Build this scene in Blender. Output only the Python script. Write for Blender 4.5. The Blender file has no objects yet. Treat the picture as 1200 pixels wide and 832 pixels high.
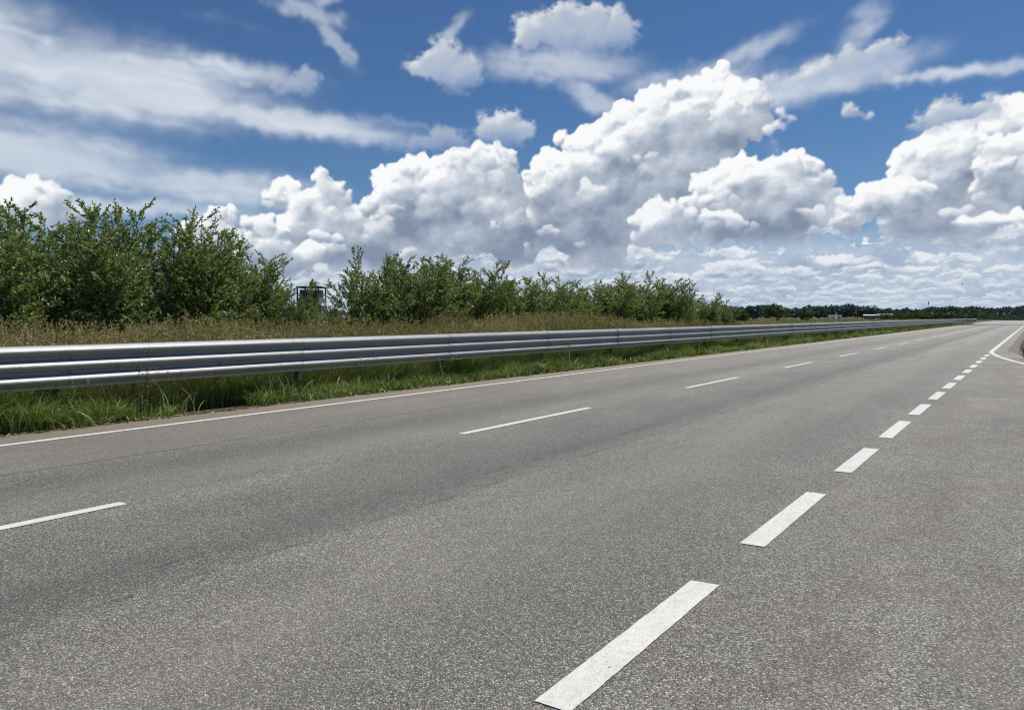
import bpy, math, random
import numpy as np
from mathutils import Vector, Matrix

scene = bpy.context.scene
COL = scene.collection
R = math.radians

# ---------------------------------------------------------------- camera, world, sun, exposure
cam_d = bpy.data.cameras.new('camera'); cam = bpy.data.objects.new('camera', cam_d); COL.objects.link(cam)
cam_d.sensor_width = 36.0; cam_d.lens = 36.0*901/1200
cam_d.clip_start = 0.05; cam_d.clip_end = 30000
YAW = R(34.196)
cam.location = (0, 0, 1.5); cam.rotation_euler = (R(90-2.859), 0, YAW)
scene.camera = cam

EXPOSURE = 0.0
SUN_EL, SUN_AZ = R(65), R(-30)            # azimuth: counter-clockwise from +Y (the road's direction)
sun_dir = Vector((-math.sin(SUN_AZ)*math.cos(SUN_EL), math.cos(SUN_AZ)*math.cos(SUN_EL), math.sin(SUN_EL)))
world = bpy.data.worlds.new('World'); scene.world = world; world.use_nodes = True
nt = world.node_tree; nt.nodes.clear()
sky = nt.nodes.new('ShaderNodeTexSky'); sky.sky_type = 'NISHITA'; sky.sun_disc = False
sky.sun_elevation = SUN_EL; sky.sun_rotation = -SUN_AZ
sky.altitude = 0; sky.air_density = 1.0; sky.dust_density = 0.1; sky.ozone_density = 4.0
bgd = nt.nodes.new('ShaderNodeBackground'); bgd.inputs['Strength'].default_value = 0.072
wo = nt.nodes.new('ShaderNodeOutputWorld')
tintn = nt.nodes.new('ShaderNodeMix'); tintn.data_type = 'RGBA'; tintn.blend_type = 'MULTIPLY'; tintn.inputs[0].default_value = 1.0
tintn.inputs[7].default_value = (0.59, 0.79, 1.0, 1)      # a deep blue, dust-free day
nt.links.new(sky.outputs[0], tintn.inputs[6]); nt.links.new(tintn.outputs[2], bgd.inputs['Color']); nt.links.new(bgd.outputs[0], wo.inputs['Surface'])
sl = bpy.data.lights.new('sun', 'SUN'); sl.energy = 4.2; sl.angle = R(0.53); sl.color = (1.0, 0.955, 0.89)
so = bpy.data.objects.new('sun', sl); COL.objects.link(so)
so.rotation_euler = sun_dir.to_track_quat('Z', 'Y').to_euler(); so.location = (-20, 20, 60)
scene.view_settings.view_transform = 'Standard'; scene.view_settings.look = 'None'
scene.view_settings.exposure = EXPOSURE; scene.view_settings.gamma = 1.0
scene.view_settings.use_curve_mapping = False
scene.cycles.max_bounces = 5; scene.cycles.transparent_max_bounces = 12
scene.cycles.diffuse_bounces = 3; scene.cycles.glossy_bounces = 2; scene.cycles.transmission_bounces = 3
scene.cycles.filter_width = 1.15
scene.cycles.caustics_reflective = False; scene.cycles.caustics_refractive = False

# ---------------------------------------------------------------- helpers
def link(o, parent=None):
    COL.objects.link(o)
    if parent is not None: o.parent = parent
    return o

def tag(o, label=None, cat=None, group=None, kind=None):
    if label: o['label'] = label
    if cat: o['category'] = cat
    if group: o['group'] = group
    if kind: o['kind'] = kind
    return o

def empty(name, loc, rz=0.0, sc=1.0):
    o = bpy.data.objects.new(name, None); o.empty_display_size = 0.2
    link(o); o.location = loc; o.rotation_euler = (0, 0, rz); o.scale = (sc, sc, sc)
    return o

def np_mesh(name, V, F, mat, parent=None, attrs=None, smooth=False):
    """V (n,3), F (m,k) int array of equal sized faces."""
    me = bpy.data.meshes.new(name)
    V = np.asarray(V, np.float32); F = np.asarray(F, np.int32); k = F.shape[1]
    me.vertices.add(len(V)); me.vertices.foreach_set('co', V.ravel())
    me.loops.add(F.size); me.loops.foreach_set('vertex_index', F.ravel())
    me.polygons.add(len(F))
    me.polygons.foreach_set('loop_start', np.arange(0, F.size, k, dtype=np.int32))
    me.polygons.foreach_set('loop_total', np.full(len(F), k, np.int32))
    if smooth: me.polygons.foreach_set('use_smooth', np.ones(len(F), bool))
    me.update(calc_edges=True)
    for an, (typ, dat) in (attrs or {}).items():
        a = me.attributes.new(an, typ, 'POINT')
        a.data.foreach_set('color' if 'COLOR' in typ else 'value', np.asarray(dat, np.float32).ravel())
    if mat: me.materials.append(mat)
    return link(bpy.data.objects.new(name, me), parent)

def py_mesh(name, V, F, mat, parent=None, smooth=False):
    me = bpy.data.meshes.new(name); me.from_pydata([tuple(v) for v in V], [], [tuple(f) for f in F]); me.update()
    if smooth:
        for p in me.polygons: p.use_smooth = True
    if mat: me.materials.append(mat)
    return link(bpy.data.objects.new(name, me), parent)

class MB:
    def __init__(s): s.v = []; s.f = []
    def box(s, x0, x1, y0, y1, z0, z1):
        b = len(s.v)
        s.v += [(x0, y0, z0), (x1, y0, z0), (x1, y1, z0), (x0, y1, z0), (x0, y0, z1), (x1, y0, z1), (x1, y1, z1), (x0, y1, z1)]
        s.f += [tuple(b+i for i in q) for q in ((0, 3, 2, 1), (4, 5, 6, 7), (0, 1, 5, 4), (1, 2, 6, 5), (2, 3, 7, 6), (3, 0, 4, 7))]
        return s
    def prism(s, poly, x0, x1):            # poly in (y, z), extruded along x
        b = len(s.v); n = len(poly)
        s.v += [(x0, y, z) for y, z in poly]+[(x1, y, z) for y, z in poly]
        s.f += [tuple(b+i for i in range(n))[::-1], tuple(b+n+i for i in range(n))]
        s.f += [(b+i, b+(i+1) % n, b+n+(i+1) % n, b+n+i) for i in range(n)]
        return s
    def tube(s, pts, rad, n=6):
        b = len(s.v); pts = [Vector(p) for p in pts]
        for i, p in enumerate(pts):
            d = (pts[min(i+1, len(pts)-1)]-pts[max(i-1, 0)]).normalized()
            a = d.orthogonal().normalized(); c = d.cross(a); r = rad[i] if hasattr(rad, '__len__') else rad
            for k in range(n):
                t = 2*math.pi*k/n; s.v.append(tuple(p+a*math.cos(t)*r+c*math.sin(t)*r))
        for i in range(len(pts)-1):
            for k in range(n):
                s.f.append((b+i*n+k, b+i*n+(k+1) % n, b+(i+1)*n+(k+1) % n, b+(i+1)*n+k))
        s.f.append(tuple(b+k for k in range(n))[::-1]); s.f.append(tuple(b+(len(pts)-1)*n+k for k in range(n)))
        return s
    def build(s, name, mat, parent=None, smooth=False): return py_mesh(name, s.v, s.f, mat, parent, smooth)

class NT:
    """tiny wrapper for writing node materials"""
    def __init__(s, name):
        s.m = bpy.data.materials.new(name); s.m.use_nodes = True; s.t = s.m.node_tree; s.t.nodes.clear()
        s.out = s.t.nodes.new('ShaderNodeOutputMaterial')
    def n(s, typ, **k):
        q = s.t.nodes.new('ShaderNode'+typ)
        for a, b in k.items():
            if hasattr(q, a) and not a.startswith('i_'): setattr(q, a, b)
        return q
    def set(s, q, **k):
        for a, b in k.items():
            a = a.replace('_', ' ')
            if hasattr(b, 'is_output'): s.t.links.new(b, q.inputs[a])
            else: q.inputs[a].default_value = b
        return q
    def lk(s, a, b): s.t.links.new(a, b)
    def obj(s): return s.n('TexCoord').outputs['Object']
    def pos(s): return s.n('NewGeometry').outputs['Position']
    def scale(s, v, sc):
        m = s.n('Mapping'); s.lk(v, m.inputs['Vector']); m.inputs['Scale'].default_value = sc; return m.outputs[0]
    def noise(s, v, scale, detail=4, rough=.55, dist=0.0):
        q = s.n('TexNoise'); s.lk(v, q.inputs['Vector']); q.inputs['Scale'].default_value = scale
        q.inputs['Detail'].default_value = detail; q.inputs['Roughness'].default_value = rough; q.inputs['Distortion'].default_value = dist
        return q.outputs['Fac']
    def ramp(s, f, stops, interp='LINEAR'):
        q = s.n('ValToRGB'); s.lk(f, q.inputs['Fac']); e = q.color_ramp.elements; q.color_ramp.interpolation = interp
        while len(e) > 1: e.remove(e[-1])
        for i, (p, c) in enumerate(stops):
            if not hasattr(c, '__len__'): c = (c, c, c)
            el_ = e[0] if i == 0 else e.new(p)
            el_.position = p; el_.color = tuple(c)+(1,)
        return q.outputs['Color']
    def mix(s, f, a, b, mode='MIX'):
        q = s.n('Mix'); q.data_type = 'RGBA'; q.blend_type = mode
        for i, v in ((0, f), (6, a), (7, b)):
            if hasattr(v, 'is_output'): s.lk(v, q.inputs[i])
            else: q.inputs[i].default_value = v if i == 0 else (tuple(v)+(1,) if len(v) == 3 else v)
        return q.outputs[2]
    def math(s, op, a, b=0.0, clamp=False):
        q = s.n('Math'); q.operation = op; q.use_clamp = clamp
        for i, v in ((0, a), (1, b)):
            if hasattr(v, 'is_output'): s.lk(v, q.inputs[i])
            else: q.inputs[i].default_value = v
        return q.outputs[0]
    def bump(s, h, strength, dist):
        q = s.n('Bump'); s.lk(h, q.inputs['Height']); q.inputs['Strength'].default_value = strength; q.inputs['Distance'].default_value = dist
        return q.outputs[0]
    def principled(s, col, rough=.7, metal=0.0, normal=None, spec=.5):
        q = s.n('BsdfPrincipled')
        for nme, v in (('Base Color', col), ('Roughness', rough), ('Metallic', metal), ('Specular IOR Level', spec)):
            if hasattr(v, 'is_output'): s.lk(v, q.inputs[nme])
            else: q.inputs[nme].default_value = (tuple(v)+(1,)) if hasattr(v, '__len__') else v
        if normal is not None: s.lk(normal, q.inputs['Normal'])
        return q.outputs[0]
    def done(s, sh): s.lk(sh, s.out.inputs['Surface']); return s.m
    def attr(s, name): q = s.n('Attribute'); q.attribute_name = name; return q

# ---------------------------------------------------------------- cloud layout: (azimuth, elevation, radius) in degrees from the view
BODIES = [
    ('E', 3.1, ((-13.76, 10.15, 0.47), (-13.71, 9.74, 0.64), (-13.42, 9.16, 0.82), (-13.13, 8.58, 0.94), (-14.08, 8.43, 0.82), (-12.53, 8.12, 0.88), (-11.82, 7.42, 0.82), (-16.53, 8.91, 0.64), (-17.0, 8.31, 0.7), (-15.84, 8.71, 0.76), (-15.39, 7.61, 1.17), (-12.91, 6.67, 1.52), (-15.7, 5.81, 1.52), (-10.91, 6.72, 1.17), (-18.31, 5.44, 1.05), (-10.01, 5.33, 1.46), (-13.65, 4.96, 1.52), (-16.6, 4.59, 1.52), (-11.84, 5.3, 1.4), (-14.83, 5.05, 1.17), (-10.02, 4.41, 1.17)), {}),
    ('F', 2.59, ((-21.08, 6.62, 0.76), (-20.08, 7.01, 0.53), (-21.91, 6.12, 0.7), (-22.62, 5.86, 0.47), (-18.86, 6.48, 0.47), (-20.45, 5.37, 1.29), (-17.72, 6.28, 0.7), (-22.48, 5.0, 0.94), (-17.18, 4.28, 1.46), (-19.46, 4.22, 1.46), (-16.58, 5.79, 0.59), (-21.68, 4.16, 1.17), (-14.55, 4.03, 1.17)), {}),
    ('G', 5.41, ((-32.52, 7.85, 0.76), (-31.71, 8.13, 0.7), (-30.88, 7.99, 0.64), (-30.25, 7.3, 0.82), (-33.16, 7.18, 0.76), (-32.19, 6.95, 1.17), (-30.97, 6.62, 1.05), (-33.45, 6.34, 1.17), (-29.8, 6.32, 0.82)), {}),
    ('C', 3.35, ((15.26, 17.01, 0.47), (14.85, 16.6, 0.53), (13.98, 16.23, 0.64), (12.8, 15.91, 0.76), (11.73, 15.7, 0.82), (10.53, 15.08, 1.05), (9.44, 14.79, 0.76), (8.4, 14.14, 0.99), (7.36, 13.48, 0.88), (6.38, 12.92, 0.82), (5.51, 12.65, 0.76), (4.51, 12.49, 0.59), (3.57, 12.98, 0.41), (5.64, 11.88, 0.7), (3.14, 11.32, 0.82), (2.14, 10.85, 0.7), (1.57, 10.02, 0.82), (14.11, 15.0, 1.52), (15.98, 14.87, 1.4), (17.31, 14.77, 1.05), (15.31, 13.41, 1.76), (17.03, 13.85, 1.05), (12.35, 13.29, 1.99), (9.95, 12.52, 1.99), (7.81, 11.42, 1.87), (5.02, 9.98, 1.99), (2.83, 9.1, 1.52), (0.76, 8.19, 1.17), (12.38, 10.97, 1.52), (14.04, 11.47, 0.82), (10.58, 9.55, 2.11), (7.52, 8.12, 2.46), (4.41, 7.25, 2.11), (1.26, 6.47, 1.64), (0.0, 5.1, 1.4), (6.29, 5.69, 2.34), (11.81, 7.72, 1.76)), {}),
    ('D', 4.16, ((-9.36, 9.77, 0.7), (-8.56, 10.21, 0.82), (-7.51, 10.53, 0.82), (-6.58, 10.79, 0.76), (-5.64, 10.99, 0.82), (-4.39, 11.19, 0.7), (-3.27, 11.32, 0.82), (-2.2, 11.69, 0.82), (-0.94, 11.46, 0.88), (0.0, 11.22, 0.47), (-9.06, 8.82, 1.05), (-7.83, 9.03, 1.4), (-5.65, 9.37, 1.64), (-3.15, 9.7, 1.76), (-0.63, 9.72, 1.4), (-0.13, 8.19, 1.17), (-9.99, 8.19, 0.53), (-10.6, 7.75, 0.47), (-8.46, 7.19, 1.52), (-5.66, 7.24, 1.99), (-2.21, 7.27, 1.99), (0.0, 6.65, 1.4), (-7.54, 5.37, 1.52), (-3.79, 5.21, 1.64)), {}),
    ('B', 5.1, ((14.48, 9.71, 0.82), (13.71, 9.27, 0.7), (15.35, 10.08, 0.76), (16.51, 10.19, 0.94), (17.56, 9.79, 0.7), (18.52, 10.2, 0.99), (19.63, 10.47, 0.94), (20.47, 10.42, 0.82), (21.13, 9.92, 0.7), (21.96, 9.19, 0.64), (19.93, 9.43, 1.29), (17.11, 8.89, 1.52), (15.08, 8.39, 1.4), (18.55, 8.24, 1.64), (20.5, 8.26, 1.52), (21.61, 7.74, 1.17), (22.41, 8.26, 0.59), (16.56, 7.27, 1.64), (19.42, 6.86, 1.76), (13.32, 7.68, 1.05), (14.22, 6.63, 1.29), (22.97, 7.27, 0.82), (23.25, 6.69, 0.82)), {}),
    ('A2', 5.54, ((33.05, 12.84, 0.53), (32.53, 12.62, 0.7), (31.96, 12.19, 0.88), (33.08, 11.85, 1.17), (31.53, 11.24, 0.94), (32.44, 10.77, 1.4), (33.34, 10.42, 1.29), (34.39, 11.28, 1.76), (35.68, 10.14, 2.34), (37.14, 8.99, 2.34)), {}),
    ('A', 5.1, ((29.66, 11.76, 0.59), (29.1, 11.56, 0.64), (30.14, 11.29, 0.7), (28.48, 11.16, 0.7), (27.76, 10.81, 0.76), (27.08, 10.45, 0.82), (26.69, 9.89, 0.76), (26.55, 9.25, 0.7), (30.62, 10.83, 0.59), (28.51, 10.15, 1.4), (27.55, 9.17, 1.29), (29.95, 9.75, 1.64), (31.2, 9.89, 1.05), (27.59, 7.82, 1.52), (29.28, 7.96, 1.99), (31.16, 8.07, 1.87), (25.82, 8.05, 0.82), (25.06, 7.88, 0.64), (26.35, 7.35, 1.05), (24.39, 7.47, 0.53), (28.36, 6.41, 1.64), (30.27, 6.29, 1.52), (26.62, 6.34, 1.05), (23.77, 6.94, 0.7)), {}),
    ('A3', 7.09, ((33.34, 10.42, 0.82), (32.69, 10.09, 0.82), (31.93, 9.76, 0.82), (31.5, 9.09, 0.82), (32.72, 8.97, 1.29), (33.82, 8.86, 1.52), (32.52, 8.06, 1.4), (33.63, 7.6, 1.52), (31.39, 8.16, 0.82), (35.12, 7.97, 1.99), (36.79, 7.32, 1.99)), {}),
    ('A4', 5.91, ((33.02, 6.11, 0.59), (32.36, 5.79, 0.53), (31.22, 5.86, 0.53), (30.28, 5.91, 0.47), (31.91, 5.5, 0.7), (33.26, 5.42, 0.76), (34.56, 5.49, 0.94)), {}),
    ('M', 4.98, ((9.08, 6.76, 0.47), (9.87, 7.23, 0.64), (10.72, 7.63, 0.7), (11.82, 7.54, 0.7), (12.72, 7.16, 0.64), (11.1, 6.71, 1.05), (12.43, 6.32, 0.88), (13.33, 6.66, 0.53), (14.22, 6.87, 0.59), (15.4, 7.01, 0.59), (10.13, 6.12, 0.88), (14.52, 6.14, 0.76), (15.99, 6.4, 0.7)), {}),
    ('M2', 6.47, ((24.53, 8.3, 0.53), (25.3, 8.41, 0.53), (26.22, 8.35, 0.59), (27.08, 8.4, 0.59), (27.72, 8.46, 0.47), (25.58, 7.68, 0.94), (26.85, 7.54, 1.05), (24.39, 7.47, 0.7), (28.08, 7.51, 0.7)), {}),
]
SOFT = [
    ('s1', ((-29.6, 8.63, 0.53), (-30.22, 8.36, 0.47), (-28.89, 8.47, 0.53))),
    ('s2', ((-4.99, 17.81, 1.29), (-6.23, 17.61, 1.05), (-3.75, 17.28, 1.17), (-7.34, 17.46, 0.59), (-4.37, 16.54, 0.7), (-4.67, 18.64, 0.7))),
    ('s3', ((3.73, 20.56, 1.17), (5.59, 20.14, 1.4), (2.49, 20.05, 1.17), (0.94, 19.9, 0.82), (7.44, 19.75, 1.17), (8.78, 19.85, 0.59), (4.36, 19.47, 1.29), (3.42, 21.1, 0.59), (6.22, 19.14, 0.94))),
    ('s4', ((-0.63, 13.7, 1.05), (-1.88, 13.29, 0.88), (0.75, 13.29, 0.82), (0.0, 12.83, 0.88))),
    ('s4b', ((-4.88, 12.96, 0.59), (-3.76, 12.62, 0.7), (-5.63, 12.59, 0.59), (-7.49, 12.31, 0.47), (-8.97, 12.15, 0.35), (-6.57, 12.45, 0.47))),
    ('s5', ((29.06, 12.96, 0.7), (29.64, 12.53, 0.82), (28.45, 12.62, 0.82), (27.47, 12.47, 0.47), (30.58, 12.52, 0.7), (31.4, 12.67, 0.59))),
    ('s6', ((-14.8, 16.22, 0.7), (-15.56, 15.89, 0.7), (-16.72, 15.48, 0.47), (-13.98, 16.45, 0.41))),
    ('s9', ((26.36, 17.27, 0.47), (25.62, 16.97, 0.64), (24.7, 16.79, 0.7), (23.57, 16.52, 0.76), (22.41, 16.34, 0.7), (21.18, 16.05, 0.7), (19.93, 15.69, 0.64), (26.04, 16.0, 0.47), (25.03, 15.82, 0.53), (23.58, 15.79, 0.59), (18.42, 15.67, 0.59), (23.29, 17.17, 0.35))),
    ('s7', ((19.02, 13.87, 0.35), (18.64, 12.9, 0.41), (19.58, 13.22, 0.29), (18.19, 12.48, 0.29), (18.49, 11.68, 0.23), (17.96, 12.84, 0.23))),
    ('s8', ((23.74, 13.55, 0.35), (24.16, 13.13, 0.29), (23.37, 13.75, 0.23))),
]
SHADE = [
    (11.84, 5.3, 5.1, 1.15, -0.45),
    (2.53, 5.1, 5.1, 0.89, -0.3),
    (-3.46, 9.7, 1.27, 2.87, -0.32),
    (-7.84, 7.51, 1.91, 1.4, -0.2),
    (19.98, 6.26, 3.82, 1.15, -0.35),
    (5.66, 7.85, 3.5, 1.4, -0.22),
    (11.75, 13.31, 2.23, 1.91, -0.2),
    (9.05, 10.2, 2.55, 1.59, -0.12),
    (28.86, 5.56, 3.5, 1.27, -0.4),
    (29.28, 7.96, 1.59, 1.27, -0.18),
    (32.75, 7.84, 1.91, 0.51, -0.3),
    (-0.63, 8.8, 1.4, 1.91, 0.25),
    (-9.05, 9.78, 1.4, 1.15, 0.2),
    (-15.67, 8.19, 1.27, 0.89, 0.2),
    (10.61, 7.15, 1.91, 0.76, 0.35),
    (5.63, 12.65, 3.18, 0.96, 0.25),
    (28.49, 10.68, 2.55, 0.96, 0.15),
    (2.51, 11.21, 1.91, 0.96, 0.15),
    (25.58, 7.68, 1.91, 0.64, 0.15),
    (16.44, 15.28, 2.55, 1.27, 0.1),
    (-16.59, 4.89, 3.18, 1.27, -0.15),
    (-11.23, 5.0, 3.82, 0.96, -0.2),
]
def make_sky_field(BODIES, SOFT, SHADE, step=0.06):
    """Cloud field on an azimuth/elevation lattice (degrees). Returns az, el, rgb (linear), alpha."""
    rg = np.random.default_rng(11)
    AZ0, AZ1, EL0, EL1 = -46.0, 46.0, -0.6, 27.0
    nx = int((AZ1-AZ0)/step)+1; ny = int((EL1-EL0)/step)+1
    az = AZ0+np.arange(nx)*step; el = EL0+np.arange(ny)*step
    AX, EY = np.meshgrid(az, el)

    def blur(a, s):                       # three box passes, sigma in degrees
        r = int(round(s/step*1.0))
        if r < 1: return a
        for _ in range(3):
            for ax in (0, 1):
                p = [(0, 0), (0, 0)]; p[ax] = (r+1, r)
                c = np.cumsum(np.pad(a, p, mode='edge'), axis=ax, dtype=np.float64)
                n = a.shape[ax]; w = 2*r+1
                a = ((c[w:w+n]-c[:n]) if ax == 0 else (c[:, w:w+n]-c[:, :n]))/w
        return a.astype(np.float32)

    def lattice(X, Y, seed):              # smooth value noise in -1..1
        g = np.random.default_rng(seed).uniform(-1, 1, (512, 512)).astype(np.float32)
        xi = np.floor(X).astype(np.int32); yi = np.floor(Y).astype(np.int32)
        fx = X-xi; fy = Y-yi
        fx = fx*fx*fx*(fx*(fx*6-15)+10); fy = fy*fy*fy*(fy*(fy*6-15)+10)
        a = g[yi & 511, xi & 511]; b = g[yi & 511, (xi+1) & 511]
        c = g[(yi+1) & 511, xi & 511]; d = g[(yi+1) & 511, (xi+1) & 511]
        return (a+(b-a)*fx)*(1-fy)+(c+(d-c)*fx)*fy

    def fbm(X, Y, sx, sy, octv, seed, gain=0.5):
        o = 0; a = 1; t = 0
        for k in range(octv):
            m = 2.03**k; ca, sa = math.cos(0.6*k), math.sin(0.6*k)
            u = X/sx*m+37.1*k; v = Y/sy*m+11.7*k
            if sx == sy: u, v = ca*u-sa*v, sa*u+ca*v
            o = o+a*lattice(u+200, v+200, seed+k); t += a; a *= gain
        return o/t*1.6

    def sample(a, X, Y):
        x = np.clip((X-AZ0)/step, 0, nx-1.001); y = np.clip((Y-EL0)/step, 0, ny-1.001)
        xi = x.astype(np.int32); yi = y.astype(np.int32); fx = x-xi; fy = y-yi
        return (a[yi, xi]*(1-fx)+a[yi, xi+1]*fx)*(1-fy)+(a[yi+1, xi]*(1-fx)+a[yi+1, xi+1]*fx)*fy

    ss = lambda a, b, x: (lambda t: t*t*(3-2*t))(np.clip((x-a)/(b-a), 0, 1))
    RGB = np.zeros((ny, nx, 3), np.float32); A = np.zeros((ny, nx), np.float32)

    def over(win, rgb, al):
        sy, sx = win
        al = al[..., None]
        RGB[sy, sx] = rgb*al+RGB[sy, sx]*(1-al)
        A[sy, sx] = al[..., 0]+A[sy, sx]*(1-al[..., 0])

    # shared turbulence
    n1x = fbm(AX, EY, 1.1, 1.1, 6, 5, .60); n1y = fbm(AX, EY, 1.1, 1.1, 6, 25, .60)
    n2 = fbm(AX, EY, 2.6, 1.5, 6, 45); n3 = fbm(AX, EY, 0.55, 0.45, 4, 65)
    bil = 0; wa = 1.0; wt = 0                  # rounded billows, sharp creases
    for k in range(5):
        m = 1.9**k; bu = AX+0.25*n1x; bv = EY+0.25*n1y; c_, s_ = math.cos(k), math.sin(k)
        bil = bil+wa*(1-2.2*np.abs(lattice((c_*bu-s_*bv)/1.25*m+50*k+300, (s_*bu+c_*bv)/1.1*m+90*k+300, 70+k))); wt += wa; wa *= 0.60
    bil = bil/wt
    n4 = fbm(AX, EY, 6.0, 2.2, 6, 145)
    n5 = fbm(AX, EY, 3.2, 2.4, 5, 195, .55)
    TONE = np.zeros((ny, nx), np.float32)
    for (a, e, rx, ry, w) in SHADE:
        TONE += w*np.exp(-((AX-a+.5*n1x)/rx)**2-((EY-e+.4*n1y)/ry)**2)

    def grow(puffs, levels, kids):
        out = []
        cur = [(a, e, 0.0, r) for a, e, r in puffs]
        out += cur
        for lv in range(levels):
            nxt = []
            for (a, e, z, r) in cur:
                if r < 0.07: continue
                for _ in range(kids[lv]):
                    th = rg.uniform(0, 2*math.pi); cz = rg.uniform(-0.1, 1)
                    s = math.sqrt(max(0, 1-cz*cz))
                    dx, dy = math.cos(th)*s, math.sin(th)*s
                    if dy < -0.2 and rg.random() < 0.6: dy = -dy
                    q = r*rg.uniform(0.20, 0.52)
                    nxt.append((a+dx*r*0.86, e+dy*r*0.82, z+cz*r*0.62, q))
            out += nxt; cur = nxt
        return out

    def cumulus(puffs, base, levels=3, kids=(10, 8, 6), warp=0.34, soft=0.045, lit=1.0, dark=1.0, haze=0.0, decay=1.1, cut=0.55, rough=1.0, rimw=0.85, solid=1.0):
        P = grow(puffs, levels, kids)
        xs = [p[0] for p in P]; ys = [p[1] for p in P]; m = 1.6
        x0 = max(0, int((min(xs)-m-AZ0)/step)); x1 = min(nx, int((max(xs)+m-AZ0)/step))
        y0 = max(0, int((max(base-m, min(ys)-m)-EL0)/step)); y1 = min(ny, int((max(ys)+m-EL0)/step))
        if x1-x0 < 4 or y1-y0 < 4: return
        win = (slice(y0, y1), slice(x0, x1))
        H = np.full((y1-y0, x1-x0), -1.0, np.float32)
        for (a, e, z, r) in P:
            i0 = max(x0, int((a-r-AZ0)/step)); i1 = min(x1, int((a+r-AZ0)/step)+2)
            j0 = max(y0, int((e-r-EL0)/step)); j1 = min(y1, int((e+r-EL0)/step)+2)
            if i1 <= i0 or j1 <= j0: continue
            dx = (az[i0:i1]-a)[None]; dy = (el[j0:j1]-e)[:, None]
            h = r*r-dx*dx-dy*dy
            s = H[j0-y0:j1-y0, i0-x0:i1-x0]
            np.maximum(s, np.where(h > 0, z+np.sqrt(np.maximum(h, 0)), -1.0), out=s)
        # the cloud's body goes down to its flat base
        d = decay*step
        for j in range(H.shape[0]-2, -1, -1):
            up = H[j+1]-d
            H[j] = np.maximum(H[j], np.where(up > 0, up, -1.0))
        # ragged edges: warp the whole field
        X = AX[win]+warp*n1x[win]; Y = EY[win]+warp*0.8*n1y[win]
        def smp(f):
            x = np.clip((X-az[x0])/step, 0, x1-x0-1.001); y = np.clip((Y-el[y0])/step, 0, y1-y0-1.001)
            xi = x.astype(np.int32); yi = y.astype(np.int32); fx = x-xi; fy = y-yi
            return (f[yi, xi]*(1-fx)+f[yi, xi+1]*fx)*(1-fy)+(f[yi+1, xi]*(1-fx)+f[yi+1, xi+1]*fx)*fy
        Hs = np.where(H < 0, 0.0, H+0.15).astype(np.float32)
        cov = smp((H > -0.5).astype(np.float32))
        Hs = smp(Hs)
        Hs = Hs+0.15*rough*(bil[win])*ss(0.02, 0.5, Hs)
        cov = blur(cov, soft*1.6)
        top = max(ys); 
        E = EY[win]+0.22*n2[win]+0.05*n3[win]
        cov = ss(0.10, 0.92, cov+(0.40*n3[win]+0.30*bil[win]+.25*n1x[win])*4*cov*(1-cov))
        cov = cov*ss(base-cut, base+cut*1.5, E+0.35*cut*n5[win]+.3*cut*bil[win])
        # light from the sun, up and to the left
        tt = np.clip((EY[win]-base)/max(1.5, top-base), 0, 1)
        def slope(f, k):
            gy, gx = np.gradient(f, step)
            return (k*(0.45*gx-0.86*gy)+0.12)/np.sqrt(1+(k*gx)**2+(k*gy)**2)
        Hh = blur(Hs, soft*0.6+0.022)+0.03*n3[win]
        l1 = slope(Hh, 0.50*rough); l2 = slope(blur(Hs, 0.22), 0.9); l3 = slope(blur(Hs, 0.7), 1.1)
        def ahead(f, t, fill=0.0):
            di = int(round(-0.46*t/step)); dj = int(round(0.88*t/step)); hh, ww = f.shape
            T = np.full_like(f, fill)
            ys0 = max(0, -dj); ye = hh-max(0, dj); xs0 = max(0, -di); xe = ww-max(0, di)
            if ye > ys0 and xe > xs0: T[ys0:ye, xs0:xe] = f[ys0+dj:ye+dj, xs0+di:xe+di]
            return T
        sh = np.zeros_like(Hs)
        for t in (0.18, 0.35, 0.6, 1.0, 1.6):
            T = ahead(Hs, t)
            sh = np.maximum(sh, ss(0.0, 0.6, (T-Hs-0.20*t)/(0.25+0.2*t))*(1-0.25*t))
        sh = blur(sh, 0.07)
        # cloud lying between a point and the sun: sum of matter along the way
        mk = np.clip(cov, 0, 1)
        way = (ahead(blur(mk, .12), .35)+ahead(blur(mk, .2), .8)+ahead(blur(mk, .35), 1.5)+ahead(blur(mk, .6), 2.6))/4
        way = np.clip(way+0.10*n2[win], 0, 1)
        ao = np.clip((Hs-blur(Hs, 0.25))*2.0, -0.5, 0.5)
        L = 0.43+0.34*l1+0.40*l2+0.30*l3+0.22*ao-0.40*sh
        L = L+rimw*(0.46-0.76*way)
        mass = blur(Hs, 0.8)
        L = L-0.44*(1-ss(0.0, 0.5, tt+0.25*n2[win]+.1*n1x[win]))*np.clip(mass*1.3, 0, 1)
        L = L+0.18*n2[win]+0.05*n3[win]+0.06*bil[win]+0.20*n5[win]
        L = L+0.6*TONE[win]
        fl = np.maximum(0.26+0.26*n5[win]+0.16*n2[win]+0.07*bil[win]+0.10*n1y[win]+0.35*TONE[win], 0.19+0.20*n5[win]+0.14*n2[win]+0.10*n1x[win]+0.06*bil[win])
        L = fl+np.logaddexp(0, (L-fl)*7.0)/7.0-0.03
        L = np.clip(L*lit, 0, 1.1)
        c0 = np.array([0.215, 0.27, 0.375])*dark; c1 = np.array([0.50, 0.56, 0.65]); c2 = np.array([0.95, 0.96, 0.97])
        Lx = L[..., None]
        rgb = np.where(Lx < 0.5, c0+(c1-c0)*(Lx/0.5), c1+(c2-c1)*np.clip((Lx-0.5)/0.5, 0, 1))
        hz = np.array([0.42, 0.53, 0.68]); hzz = (haze+(1-haze)*0.55*np.exp(-np.maximum(EY[win], 0)/2.2))[..., None]
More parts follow.
